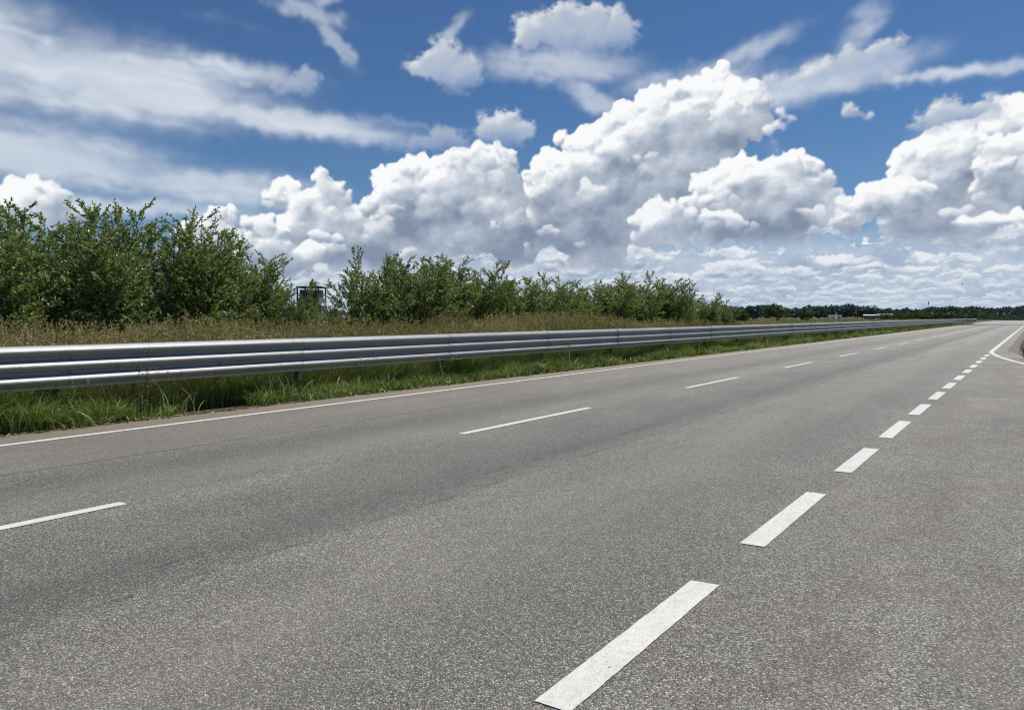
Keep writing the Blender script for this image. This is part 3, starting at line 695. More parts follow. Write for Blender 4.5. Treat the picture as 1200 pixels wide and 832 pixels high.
# ---------------------------------------------------------------- guardrail
PROF = [(-.014, 0.0), (.010, -.003), (.030, -.010)]
for v0 in (0.0, -.200, -.400):
    PROF += [(.050, v0-.024), (.074, v0-.044), (.088, v0-.060), (.095, v0-.074), (.094, v0-.088), (.082, v0-.104), (.030, v0-.152), (.010, v0-.166)]
    PROF += [(.004, v0-.174), (.006, v0-.188), (.022, v0-.202)] if v0 > -.4 else [(.006, -.585), (.004, -.602)]
BEAM_L, PITCH = 4.62, 4.32
def beam_mesh():
    V, F = [], []; n = len(PROF); xs = np.linspace(-.15, BEAM_L-.15, 10)
    for j, yy in enumerate(xs):
        off = -.013*(j/9.0)
        for layer in (0, -.005):
            for (u, v) in PROF: V.append((u+off+layer+.004, yy, 1.10+v))
    def id_(j, l, i): return j*2*n+l*n+i
    for j in range(9):
        for i in range(n-1):
            F.append((id_(j, 0, i), id_(j, 0, i+1), id_(j+1, 0, i+1), id_(j+1, 0, i)))
            F.append((id_(j, 1, i+1), id_(j, 1, i), id_(j+1, 1, i), id_(j+1, 1, i+1)))
        for i in (0, n-1): F.append((id_(j, 0, i), id_(j+1, 0, i), id_(j+1, 1, i), id_(j, 1, i)))
    for j in (0, 9):
        for i in range(n-1): F.append((id_(j, 0, i), id_(j, 1, i), id_(j, 1, i+1), id_(j, 0, i+1)))
    return V, F
rail = empty('guardrail', (-11.2, 0, 0)); tag(rail, 'long galvanised steel crash barrier with three ridges along the far side of the road', 'guardrail')
V, F = beam_mesh()
beam0 = py_mesh('beam', V, F, M['galv'], rail)
b = MB(); b.box(-.30, -.22, -.025, .025, -.3, 1.04).box(-.219, -.213, -.045, .045, -.3, 1.04).box(-.307, -.301, -.045, .045, -.3, 1.04)
post0 = b.build('post', M['old_steel'], rail)
b = MB(); b.box(-.212, -.004, -.04, .04, .54, 1.05)
spacer0 = b.build('spacer', M['galv'], post0)
b = MB().tube([(.008, 0, 0), (.024, 0, 0)], [.023, .020], 8)
bolt0 = b.build('bolt', M['steel_dark'], beam0)
first = True
bolt_mesh, beam_me, post_me, spacer_me = bolt0.data, beam0.data, post0.data, spacer0.data
for o in (bolt0, spacer0, beam0, post0): bpy.data.objects.remove(o)
s = 1.05-PITCH*4; k = 0
while s < 157:
    x0, y0 = road_pt(s, 11.2); x1, y1 = road_pt(s+PITCH, 11.2)
    rz = math.atan2(-(x1-x0), y1-y0)
    bm_ = link(bpy.data.objects.new('beam', beam_me), rail); bm_.location = (x0+11.2, y0, random.uniform(-.004, .004)); bm_.rotation_euler = (random.uniform(-.0008, .0008), random.uniform(-.012, .012), rz)
    ps = link(bpy.data.objects.new('post', post_me), rail); ps.location = (x0+11.2, y0, 0); ps.rotation_euler = (0, 0, rz)
    link(bpy.data.objects.new('spacer', spacer_me), ps)
    if 0 < s < 32:
        for zz in (.900, .698):
            for yy in (-.06, .06):
                bo = link(bpy.data.objects.new('bolt', bolt_mesh), bm_); bo.location = (0, yy, zz)
    s += PITCH; k += 1

# ---------------------------------------------------------------- grass
def blades(px, py, pz, h, lean, width, segs=3, tint=None, curl=1.0):
    """tapered curved strips; returns V, F, tint"""
    n = len(px); ph = rng.uniform(0, 2*np.pi, n); face = rng.uniform(0, np.pi, n)
    k = segs+1; t = np.linspace(0, 1, k)[None]                      # (1,k)
    bend = lean[:, None]*(t**(1.0+curl))*h[:, None]
    zz = h[:, None]*(t-0.38*np.clip(lean[:, None], 0, 2)*t**3)
    cx = px[:, None]+np.cos(ph)[:, None]*bend; cy = py[:, None]+np.sin(ph)[:, None]*bend; cz = pz[:, None]+zz
    wv = width[:, None]*(1-t**1.6)*0.5
    wv[:, -1] = width*0.02
    wx, wy = np.cos(face)[:, None]*wv, np.sin(face)[:, None]*wv
    V = np.empty((n, k, 2, 3), np.float32)
    V[..., 0, 0] = cx-wx; V[..., 0, 1] = cy-wy; V[..., 0, 2] = cz
    V[..., 1, 0] = cx+wx; V[..., 1, 1] = cy+wy; V[..., 1, 2] = cz
    base = (np.arange(n)*k*2)[:, None]+np.arange(segs)[None]*2
    F = np.stack([base, base+1, base+3, base+2], -1).reshape(-1, 4)
    tn = rng.uniform(0, 1, n) if tint is None else tint
    T = np.repeat(tn, k*2)
    return V.reshape(-1, 3), F, T, (cx[:, -1], cy[:, -1], cz[:, -1], ph)

def cat(parts):
    Vs, Fs, Ts = [], [], []; o = 0
    for v, f, t in parts: Vs.append(v); Fs.append(f+o); Ts.append(t); o += len(v)
    return np.concatenate(Vs), np.concatenate(Fs), np.concatenate(Ts)

def leaves(P, D, L, W, tint=None, droop=.15):
    """folded lens-shaped leaves at P pointing along D"""
    n = len(P); D = D/np.linalg.norm(D, axis=1, keepdims=True)
    rnd = rng.normal(size=(n, 3)); S = np.cross(D, rnd); S /= np.linalg.norm(S, axis=1, keepdims=True)+1e-9
    U = np.cross(S, D)
    L = L[:, None]; W = W[:, None]
    tip = P+D*L-np.array([0, 0, 1])*L*droop
    m1 = P+D*L*.30; m2 = P+D*L*.68-np.array([0, 0, 1])*L*droop*.45
    a1, b1 = m1+S*W*.5+U*W*.12, m1-S*W*.5+U*W*.12
    a2, b2 = m2+S*W*.42+U*W*.10, m2-S*W*.42+U*W*.10
    V = np.stack([P, b1, b2, tip, a2, a1], 1).reshape(-1, 3)
    o = (np.arange(n)*6)[:, None]
    F = np.concatenate([o+np.array([[0, 1, 2, 3]]), o+np.array([[0, 3, 4, 5]])], 1).reshape(-1, 4)
    tn = rng.uniform(0, 1, n) if tint is None else tint
    return V, F, np.repeat(tn, 6)

def vnoise(x, y, sc, seed):
    g = np.random.default_rng(seed).uniform(0, 1, (256, 256)); X = x/sc+64; Y = y/sc+64
    xi = np.floor(X).astype(int); yi = np.floor(Y).astype(int); fx = X-xi; fy = Y-yi; fx = fx*fx*(3-2*fx); fy = fy*fy*(3-2*fy)
    a = g[yi & 255, xi & 255]; b_ = g[yi & 255, (xi+1) & 255]; c = g[(yi+1) & 255, xi & 255]; d = g[(yi+1) & 255, (xi+1) & 255]
    return (a+(b_-a)*fx)*(1-fy)+(c+(d-c)*fx)*fy

def along_samples(n, y0, y1, c=6.0):
    """more blades near, fewer far: density ~ 1/(y+c)"""
    u = rng.uniform(0, 1, n); return (y0+c)*((y1+c)/(y0+c))**u-c

def build_verge():
    parts = []
    # tufts
    nt_ = 14000; ty = along_samples(nt_, 0.5, 178, 7.0); td = 10.68+rng.beta(1.3, 1.1, nt_)*1.5
    keep = vnoise(ty, td, .8, 3)+.45*vnoise(ty, td, .25, 4) > (.62+.34*(ty < 5.3)*(td < 11.3)+.16*(td < 10.85))
    ty, td = ty[keep], td[keep]; nt_ = len(ty)
    dist = np.hypot(ty, td); per = np.clip((30-dist*.25), 9, 28).astype(int)
    idx = np.repeat(np.arange(nt_), per); n = len(idx)
    rad = .07+.05*rng.random(nt_)
    px = -(td[idx]+rng.normal(0, 1, n)*rad[idx]*.6); py = ty[idx]+rng.normal(0, 1, n)*rad[idx]*(1+dist[idx]*.02)
    hh = (.12+.46*vnoise(ty, td, .9, 7)**1.4+.20*rng.random(nt_)**2)*np.clip(.55+.85*(td-10.68), .55, 1.45)*(1+.0*ty)
    h = hh[idx]*rng.uniform(.45, 1.2, n); lean = rng.uniform(.15, 1.35, n)
    w = (.008+.006*rng.random(n))*(1+dist[idx]*.03)
    tn = np.clip(vnoise(ty, td, 1.3, 9)[idx]*.6+rng.normal(.12, .16, n), 0, .86); dead = rng.random(n) < (.06+.12*(td[idx] < 10.85))
    tn = np.where(dead, rng.uniform(.88, 1, n), tn)
    px = np.minimum(px, -10.64)
    v, f, t, _ = blades(px, py, np.full(n, -.03), h, lean, w, 3, tn); parts.append((v, f, t))
    # long arching blades and dry stalks reaching up over the lower rail
    n = 5200; y = along_samples(n, .5, 90, 6.0); d = 10.85+rng.random(n)*.9; kk = vnoise(y, d, 1.1, 77) > .42; y, d = y[kk], d[kk]; n = len(y)
    v, f, t, _ = blades(-d, y, np.full(n, -.03), rng.uniform(.28, .66, n), rng.uniform(.2, 1.0, n), rng.uniform(.005, .012, n)*(1+np.hypot(y, d)*.02), 4, np.where(rng.random(n) < .3, rng.uniform(.8, 1, n), rng.uniform(.2, .75, n))); parts.append((v[:], f, t))
    V, F, T = cat([p_ for p_ in parts])
    o = np_mesh('verge_grass', V, F, M['green'], attrs={'tint': ('FLOAT', T)}); tag(o, 'lush green grass tufts on the verge below the guardrail', 'grass', kind='stuff')
    # dry litter along the asphalt edge
    n = 9000; y = along_samples(n, 1, 90, 5.0); d = 10.56+np.abs(rng.normal(0, .14, n))+.05*vnoise(y, y*0, .5, 5)
    P = np.stack([-d, y, rng.uniform(.001, .02, n)], 1); P[:, 2] = np.where(d > 10.62, -.03+rng.uniform(0, .03, n), .003+rng.uniform(0, .006, n))
    th = rng.uniform(0, 2*np.pi, n); D = np.stack([np.cos(th), np.sin(th), rng.uniform(0, .25, n)], 1)
    V, F, T = leaves(P, D, rng.uniform(.02, .12, n)*(1+y*.01), rng.uniform(.004, .02, n)*(1+y*.02), None, .02)
    o = np_mesh('dry_litter', V, F, M['litter'], attrs={'tint': ('FLOAT', T)}); tag(o, 'dead leaves and straw scattered along the asphalt edge', 'litter', kind='stuff')
build_verge()

def build_tall():
    parts, seeds = [], []
    n = 300000; y = along_samples(n, -2, 175, 8.0)
    wid = 2.9+.02*np.clip(y, 0, 200); d = 11.27+rng.random(n)**.95*(wid+.48+4.0*(y > 38))
    dist = np.hypot(y, d)
    h = (.86+.50*vnoise(y, d, 2.2, 21)+.26*vnoise(y, d, .6, 22))*rng.uniform(.55, 1.12, n)*(.78+.42*vnoise(y, d, 4.5, 23)+.15*(vnoise(y, d, 1.1, 24)-.5))
    h *= np.clip(.66+.5*(d-11.3), .66, 1.08)
    h *= (.84+.60*np.clip(vnoise(y, d, 1.2, 25)-.5, 0, 1)*np.clip((d-12.8)/1.2, 0, 1))*np.clip(1.15-y/160, .55, 1)
    lean = rng.uniform(.05, .5, n); w = (.004+.004*rng.random(n))*(1+dist*.045)
    patch = vnoise(y, d, 1.6, 31); tn = np.clip(.10+patch*.62+rng.normal(0, .17, n), 0, 1)
    z = ground_height(-d, y)
    v, f, t, tip = blades(-d, y, z, h, lean, w, 3, tn, .6); parts.append((v, f, t))
    V, F, T = cat(parts)
    o = np_mesh('tall_grass', V, F, M['tall'], attrs={'tint': ('FLOAT', T)}); tag(o, 'tall brownish green meadow grass behind the guardrail', 'grass', kind='stuff')
    # seed heads: loose sprays at the tips of the tallest stems
    sel = np.where((h > .72) & (rng.random(n) < .26))[0]; m = 7
    tipx, tipy, tipz, ph = (a[sel] for a in tip); k = len(sel); dd = dist[sel]
    idx = np.repeat(np.arange(k), m); q = len(idx)
    P = np.stack([tipx[idx], tipy[idx], tipz[idx]], 1)
    P += np.stack([rng.normal(0, .012, q), rng.normal(0, .012, q), -rng.uniform(0, .14, q)], 1)
    D = np.stack([rng.normal(0, .5, q), rng.normal(0, .5, q), rng.uniform(.4, 1.3, q)], 1)
    L = rng.uniform(.018, .045, q)*(1+dd[idx]*.03); W = rng.uniform(.005, .010, q)*(1+dd[idx]*.05)
    V, F, T = leaves(P, D, L, W, np.clip(patch[sel][idx]*.7+rng.normal(.15, .2, q), 0, 1), .1)
    o = np_mesh('grass_seed_heads', V, F, M['seed'], attrs={'tint': ('FLOAT', T)}); tag(o, 'brown seed heads of the tall meadow grass', 'grass', kind='stuff')
    # leafy weeds among it
    nw = 7500; y = along_samples(nw, -1, 110, 8.0); d = 11.9+rng.random(nw)**.8*4.2; hh = .88*rng.uniform(.35, 1.1, nw)*(.65+.55*vnoise(y, d, 3, 44)+.75*np.clip(vnoise(y, d, 1.4, 45)-.62, 0, 1)*2*(d > 13))
    m = 22; idx = np.repeat(np.arange(nw), m); q = len(idx); tt = rng.uniform(.15, 1, q)
    spread = .16*(1.1-tt)
    P = np.stack([-d[idx]+rng.normal(0, 1, q)*spread, y[idx]+rng.normal(0, 1, q)*spread, ground_height(-d[idx], y[idx])+hh[idx]*tt], 1)
    th = rng.uniform(0, 2*np.pi, q); D = np.stack([np.cos(th), np.sin(th), rng.uniform(-.2, .9, q)], 1)
    sc = 1+np.hypot(y, d)[idx]*.012
    V, F, T = leaves(P, D, rng.uniform(.04, .10, q)*(1.2-.6*tt)*sc, rng.uniform(.012, .032, q)*sc, np.clip(np.repeat(rng.random(nw), m)*.8+rng.normal(.1, .12, q), 0, 1), .3)
    o = np_mesh('leafy_weeds', V, F, M['weed'], attrs={'tint': ('FLOAT', T)}); tag(o, 'leafy weeds growing among the tall grass by the shrubs', 'weeds', kind='stuff')
build_tall()

def build_meadow():
    n = 60000; y = along_samples(n, 15, 420, 10.0); d = 15.5+rng.random(n)**1.3*(8+y*.9)
    dist = np.hypot(y, d); h = (.35+.35*vnoise(y, d, 6, 51))*rng.uniform(.6, 1.1, n); w = .010+dist*.00045
    tn = np.clip(.30+.5*vnoise(y, d, 9, 52)+rng.normal(0, .16, n), 0, 1)
    v, f, t, _ = blades(-d, y, ground_height(-d, y), h, rng.uniform(.1, .6, n), w, 2, tn)
    # ground beyond the bend of the road
    m = 9000; x2 = rng.uniform(-24, 160, m); y2 = 352+rng.random(m)**1.4*120+np.clip(x2, 0, 200)*.08
    h2 = rng.uniform(.3, .9, m); dist2 = np.hypot(x2, y2)
    v2, f2, t2, _ = blades(x2, y2, np.full(m, -.03), h2, rng.uniform(.1, .6, m), .01+dist2*.0005, 2, np.clip(.25+.5*vnoise(x2, y2, 9, 53)+rng.normal(0, .16, m), 0, 1))
    V, F, T = cat([(v, f, t), (v2, f2, t2)])
    o = np_mesh('meadow_grass', V, F, M['tall'], attrs={'tint': ('FLOAT', T)}); tag(o, 'straw coloured rough meadow reaching to the far trees', 'grass', kind='stuff')
    # grass on the right side of the turn-off
    n = 16000; y = along_samples(n, 8, 170, 6.0); lim = np.interp(y, [8, 14, 24, 31, 34, 37, 38, 43, 46, 75, 175], [13, 12, 6.2, 1.3, .2, -.1, -.50, -.45, -.1, .1, .3]); x = lim+rng.random(n)**1.5*10
    v, f, t, _ = blades(x, y, np.full(n, -.03), rng.uniform(.05, .2, n), rng.uniform(.2, .9, n), .006+np.hypot(x, y)*.0003, 3, np.clip(.25+.5*vnoise(x, y, 3, 61)+rng.normal(0, .14, n), 0, 1))
    o = np_mesh('roadside_grass', v, f, M['green'], attrs={'tint': ('FLOAT', t)}); tag(o, 'short grass on the right beyond the gravel shoulder', 'grass', kind='stuff')
build_meadow()

# ---------------------------------------------------------------- shrubs
def shrub_proto(seed, h=3.6, width=1.5, n_stems=15, leaf=.074, density=1.0):
    """upright many-stemmed willow: stems > twigs > leaves, modelled at real size"""
    global rng
    save = rng; rng = np.random.default_rng(seed); r = random.Random(seed)
    stems = MB(); tw_o, tw_d, tw_l, tw_lv = [], [], [], []
    for s_ in range(n_stems):
        a = 2*math.pi*(s_+r.random())/n_stems; out = r.uniform(.15, 1.0)*width*.62; hh = h*r.uniform(.62, 1.0)*(1-.22*(out/width)**2)
        if s_ % 7 == 0: hh = h*r.uniform(.95, 1.06); out *= .5
        b0 = Vector((math.cos(a)*.18*r.random(), math.sin(a)*.18*r.random(), -.05)); pts = []
        kx, ky = r.uniform(-.12, .12), r.uniform(-.12, .12)
        for i in range(7):
            t = i/6.0
            pts.append(b0+Vector((math.cos(a)*out*(t**.85)+kx*math.sin(t*5), math.sin(a)*out*(t**.85)+ky*math.sin(t*4), hh*t)))
        stems.tube(pts, [.022*(1-t_/6.0*.88)*h/3.6 for t_ in range(7)], 5)
        nb = int(24*density)
        for j in range(nb):
            t = .12+.86*(j+r.random()*.9)/nb; i = min(5, int(t*6)); f = t*6-i; p = pts[i].lerp(pts[i+1], f)
            b = r.random()*2*math.pi; upd = r.uniform(.55, 1.25)
            dvec = Vector((math.cos(b)*.9+math.cos(a)*.45, math.sin(b)*.9+math.sin(a)*.45, upd)).normalized()
            ln = r.uniform(.45, 1.0)*(1.15-t*.62)*h/3.6
            q = p+dvec*ln+Vector((0, 0, .10*ln)); mid = p.lerp(q, .5)+Vector((0, 0, -.02))
            stems.tube([p, mid, q], [.006, .004, .0018], 3)
            tw_o.append(p); tw_d.append(q-p); tw_lv.append(t)
            for u in (.3, .45, .6, .75):
                if r.random() < .85:
                    p2 = p.lerp(q, u); d2 = (dvec+Vector((r.uniform(-.8, .8), r.uniform(-.8, .8), r.uniform(-.1, .7)))).normalized(); l2 = ln*r.uniform(.3, .55)
                    stems.tube([p2, p2+d2*l2], [.003, .0012], 3)
                    tw_o.append(p2); tw_d.append(d2*l2); tw_lv.append(t)
        # leafy leader
        tw_o.append(pts[5]); tw_d.append(pts[6]-pts[5]); tw_lv.append(1.0); tw_o.append(pts[4]); tw_d.append(pts[5]-pts[4]); tw_lv.append(1.0)
    O = np.array([tuple(v) for v in tw_o]); D = np.array([tuple(v) for v in tw_d]); ln = np.linalg.norm(D, axis=1)
    cnt = np.maximum(4, (ln/.019*density).astype(int)); idx = np.repeat(np.arange(len(O)), cnt); q = len(idx)
    t = rng.uniform(.1, 1.0, q); P = O[idx]+D[idx]*t[:, None]
    dirn = D[idx]/ln[idx][:, None]
    th = rng.normal(size=(q, 3)); LD = dirn*.75+th*.55+np.array([0, 0, .15])
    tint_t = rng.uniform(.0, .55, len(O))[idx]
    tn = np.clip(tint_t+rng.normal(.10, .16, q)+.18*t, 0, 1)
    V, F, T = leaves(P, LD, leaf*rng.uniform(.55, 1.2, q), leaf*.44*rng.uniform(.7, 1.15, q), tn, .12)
    rng = save
    return (V, F, T), (stems.v, stems.f)

PROTO = []
for i, (sd, h, wd, ns) in enumerate([(1, 3.9, 1.5, 17), (2, 3.6, 1.7, 19), (3, 3.2, 1.8, 18), (4, 3.7, 1.3, 14), (5, 2.7, 1.5, 16), (6, 3.3, 1.6, 16)]):
    (V, F, T), (sv, sf) = shrub_proto(sd, h, wd, ns)
    fo = np_mesh('foliage', V, F, M['willow'], attrs={'tint': ('FLOAT', T)}); st = py_mesh('stems', sv, sf, M['bark'])
    PROTO.append((fo.data, st.data, h)); bpy.data.objects.remove(fo); bpy.data.objects.remove(st)

def shrub(name, along, d, h, proto, label, group, rz=None, wide=1.0, cat_='shrub'):
    fo, st, ph = PROTO[proto]; s = h/ph
    o = empty(name, (-d, along, float(ground_height(-d, along))), random.uniform(0, 6.28) if rz is None else rz)
    o.scale = (1.16*wide*(s*.5+.5), 1.16*wide*(s*.5+.5), s)
    tag(o, label, cat_, group)
    link(bpy.data.objects.new('foliage', fo), o); link(bpy.data.objects.new('stems', st), o)
    return o
GW = 'willow shrubs in the thicket behind the guardrail'
# (along, distance left, height, prototype, width, label)
SHRUBS = [
    (4.4, 16.2, 3.4, 1, 1.0, 'willow shrub cut by the left edge of the photo, front row of the tall thicket'),
    (6.2, 15.6, 3.35, 5, 1.0, 'willow shrub with pale grey-green tips, second from the left edge above the guardrail'),
    (7.2, 17.4, 3.95, 0, 1.0, 'tall dark willow shrub in the back row near the left edge'),
    (8.2, 15.4, 3.5, 3, 1.0, 'willow shrub in the front row just left of the highest crown'),
    (9.2, 17.2, 4.15, 0, 1.0, 'tallest willow shrub, its single twigs standing highest against the sky'),
    (10.2, 15.6, 3.75, 3, 1.0, 'broad willow shrub just right of the highest crown, second tallest of the thicket'),
    (11.4, 16.2, 3.45, 1, .95, 'willow shrub on the falling right shoulder of the big left thicket'),
    (12.6, 16.8, 3.0, 5, .95, 'lower willow shrub before the big left thicket ends'),
    (13.4, 15.8, 2.15, 4, .6, 'small willow shrub, last of the big left thicket, beside the gap'),
    (15.0, 16.6, 1.8, 4, .75, 'thin low willow shrub standing in the gap before the building'),
    (16.9, 16.4, 3.2, 2, .95, 'first willow shrub right of the gap, a tall sprout rising from it'),
    (18.4, 15.8, 3.15, 5, 1.05, 'bushy willow shrub in the middle clump, right after the tall sprout'),
    (20.2, 16.4, 3.35, 1, 1.1, 'domed willow shrub in the centre of the middle clump'),
    (22.0, 15.8, 3.1, 2, 1.05, 'willow shrub at the right end of the middle clump'),
    (24.4, 16.4, 2.85, 5, 1.15, 'low rounded willow shrub right after the middle clump'),
    (26.8, 16.0, 2.9, 2, 1.1, 'second low willow shrub after the middle clump, silvery at its top'),
    (29.2, 16.6, 2.7, 1, 1.15, 'lowest willow shrub of the dip before the far clump'),
    (32.0, 16.0, 2.95, 5, 1.15, 'willow shrub where the far clump begins to rise'),
    (35.2, 16.6, 3.35, 2, 1.2, 'large willow shrub on the left half of the far clump'),
    (38.6, 16.2, 3.4, 1, 1.1, 'highest willow shrub of the far clump'),
    (41.8, 16.8, 3.0, 2, 1.0, 'willow shrub on the right half of the far clump'),
    (45.2, 16.4, 2.6, 4, 1.0, 'last willow shrub of the far clump, sloping down to the meadow'),
    (2.0, 16.8, 3.6, 3, 1.0, 'willow shrub standing outside the left edge of the photo'),
    (5.2, 19.0, 3.5, 1, 1.1, 'willow shrub behind the front row at the left edge, only its top showing'),
    (8.8, 19.4, 3.9, 2, 1.1, 'willow shrub filling the back of the tall thicket below its highest crown'),
    (12.3, 18.9, 3.5, 5, 1.1, 'willow shrub filling the back of the thicket on its right shoulder'),
    (14.2, 18.9, 2.9, 2, .9, 'willow shrub at the back of the big left thicket, next to the gap'),
    (20.4, 18.4, 3.2, 2, 1.1, 'willow shrub at the back of the middle clump'),
    (26.2, 18.4, 2.7, 1, 1.1, 'willow shrub at the back of the dip after the middle clump'),
    (23.3, 17.0, 2.8, 5, 1.0, 'willow shrub closing the dip right after the middle clump, behind its low neighbour'),
    (30.6, 17.6, 2.7, 1, 1.1, 'willow shrub behind the lowest one of the dip before the far clump'),
    (33.6, 17.6, 3.0, 3, 1.1, 'willow shrub at the back of the far clump, on its left end'),
    (48.5, 16.8, 2.3, 2, 1.0, 'small willow shrub standing alone in the meadow after the far clump'),
    (38.0, 18.8, 3.2, 0, 1.1, 'willow shrub at the back of the far clump'),
]
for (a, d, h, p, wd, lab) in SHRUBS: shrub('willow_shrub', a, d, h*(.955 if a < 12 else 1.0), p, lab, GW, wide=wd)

# small dark shrub at the right edge, on the shoulder
sh_ = shrub('dark_shrub', 32.4, .16, .66, 4, 'small dark bush at the right edge beside the turn-off line', None, wide=.36)

def weed(along, d, hgt, n, label, seed):
    g = np.random.default_rng(seed); o = empty('roadside_weed', (-d, along, -.03)); tag(o, label, 'weed', 'tall weeds in front of the guardrail')
    st = MB(); P, D = [], []
    for k in range(5):
        a = g.uniform(0, 6.28); tip = (math.cos(a)*.14*hgt, math.sin(a)*.14*hgt, hgt*g.uniform(.7, 1)); st.tube([(0, 0, 0), (tip[0]*.4, tip[1]*.4, tip[2]*.55), tip], [.005, .004, .0015], 4)
        for _ in range(n):
            t = g.uniform(.15, 1); P.append((tip[0]*t, tip[1]*t, tip[2]*t)); b_ = g.uniform(0, 6.28); D.append((math.cos(b_), math.sin(b_), g.uniform(.1, 1.2)))
    st.build('stem', M['bark'], o); P = np.array(P); q = len(P)
    V, F, T = leaves(P, np.array(D), g.uniform(.025, .08, q), g.uniform(.008, .022, q), g.uniform(.5, 1, q), .25)
    np_mesh('leaves', V, F, M['weed'], o, attrs={'tint': ('FLOAT', T)})
weed(18.9, 10.98, 1.08, 26, 'tall reddish weed standing in front of the guardrail, reaching its top ridge', 5)
weed(6.4, 11.0, .86, 16, 'thin pale weed in front of the guardrail near the left edge', 6)
weed(13.4, 10.95, .66, 20, 'small leafy weed under the lowest guardrail ridge in the middle of the verge', 7)

# ---------------------------------------------------------------- distant trees
def direction(px): a = math.atan((px-600)/901.0); th = YAW-a; return -math.sin(th), math.cos(th)
def crown_cloud(cx, cy, z0, h, w, n, size, seed):
    """leaf clumps scattered in several overlapping lobes, tree sized"""
    g = np.random.default_rng(seed); k = max(3, int(6)); lobes = [(g.uniform(-.3, .3)*w, g.uniform(-.3, .3)*w, h*g.uniform(.38, .78), w*g.uniform(.22, .38), h*g.uniform(.18, .26)) for _ in range(k)]
    lobes.append((0, 0, h*.5, w*.40, h*.40))
    li = g.integers(0, len(lobes), n); L = np.array(lobes)[li]
    u = g.normal(size=(n, 3)); u /= np.linalg.norm(u, axis=1, keepdims=True); rr = g.uniform(.55, 1.05, n)[:, None]
    P = np.stack([cx+L[:, 0], cy+L[:, 1], z0+L[:, 2]], 1)+u*rr*np.stack([L[:, 3], L[:, 3], L[:, 4]], 1)
    P[:, 2] = np.maximum(P[:, 2], z0+.05*h)
    a = g.normal(size=(n, 3))*size; b = g.normal(size=(n, 3))*size*.8
    V = np.stack([P-a*.5, P-b*.5, P+a*.5, P+b*.5], 1).reshape(-1, 3); F = np.arange(n*4).reshape(n, 4)
    return V, F, np.repeat(np.clip(g.normal(.45, .25, n), 0, 1), 4)
def treeline(name, mat, px0, px1, dist, hfun, n_trees, per, label, seed):
    g = np.random.default_rng(seed); parts = []
    for i in range(n_trees):
        px = px0+(px1-px0)*(i+g.random())/n_trees; dx, dy = direction(px); dd = dist*g.uniform(.94, 1.10)
        cosf = math.cos(math.atan((px-600)/901.0)); rr = dd/cosf
        h = hfun(px)*g.uniform(.86, 1.20); w = h*g.uniform(.9, 1.5)
        parts.append(crown_cloud(dx*rr, dy*rr, -1.0, h, w, per, h*.13, seed*1000+i))
    V, F, T = cat(parts)
    o = np_mesh(name, V, F, mat, attrs={'tint': ('FLOAT', T)}); tag(o, label, 'trees', kind='stuff')
pxm = dist_m = None
def top(ylist, dist):      # height in metres whose top lies at the noted elevation (tenths of the photo's scale)
    xs = [a for a, _ in ylist]; hs = [1.5+(371.0-b)/901.0*dist for _, b in ylist]
    return lambda px: float(np.interp(px, xs, hs))
treeline('distant_wood', M['wood_far'], 830, 1040, 620, top([(830, 362), (850, 358), (870, 360), (885, 356), (905, 358), (930, 360), (960, 358), (985, 356), (1010, 357), (1035, 361), (1045, 364)], 620), 85, 300, 'dark blue-green far wood, the higher wood left of the mast', 7)
treeline('ridge_wood', M['wood_far'], 1030, 1260, 900, top([(1030, 363), (1060, 361.5), (1100, 360), (1130, 359.5), (1170, 360), (1230, 358)], 900), 90, 260, 'dark far ridge of trees behind the green hedge at the right', 8)
treeline('green_hedge', M['hedge'], 1035, 1260, 330, top([(1035, 365), (1060, 363), (1100, 363.5), (1150, 363.5), (1180, 366), (1250, 366)], 330), 80, 260, 'mid green belt of bushes below the far ridge', 9)
treeline('left_wood', M['wood_far'], -260, 830, 520, top([(-260, 352), (200, 350), (380, 360), (600, 361), (830, 362)], 520), 150, 160, 'far trees seen through gaps behind the willow shrubs', 10)

def far_tree(name, px, dist, topy, w, seed, label, mat='hedge', n=900):
    cosf = math.cos(math.atan((px-600)/901.0)); rr = dist/cosf; dx, dy = direction(px); h = 1.5+(371-topy)/901*dist
    o = empty(name, (dx*rr, dy*rr, -.03)); tag(o, label, 'tree', 'single trees in the far meadow')
    V, F, T = crown_cloud(0, 0, .0, h, w, n, h*.085, seed)
    c = np_mesh('crown', V, F, M[mat], o, attrs={'tint': ('FLOAT', T)})
    t = MB(); t.tube([(0, 0, -.3), (.05, 0, h*.25), (0, .05, h*.6)], [.05*h*.5, .035*h*.5, .012*h], 6); t.build('trunk', M['bark'], o)
far_tree('round_tree', 912, 210, 356.5, 7.5, 71, 'olive round tree at the left end of the far wood')
far_tree('round_tree', 944, 200, 362, 4.2, 72, 'small olive tree right of the larger round one')
far_tree('round_tree', 868, 150, 361, 3.5, 73, 'bushy tree just past the last willow shrub')
far_tree('round_tree', 886, 260, 357, 6, 74, 'dark tree left of the larger round one', 'wood_far')
far_tree('round_tree', 1070, 260, 366, 3.2, 75, 'low dark bush right of the pale sheds')

# dark hedge behind the bend of the road
parts = []
for i in range(70):
    x = -19+i*2.0; parts.append(crown_cloud(x, 348+random.uniform(-.8, .8), 0, random.uniform(1.3, 1.9), 3.4, 130, .26, 900+i))
V, F, T = cat(parts)
tag(np_mesh('bend_hedge', V, F, M['wood_far'], attrs={'tint': ('FLOAT', T)}), 'long low dark hedge behind the pale concrete beyond the bend', 'hedge')

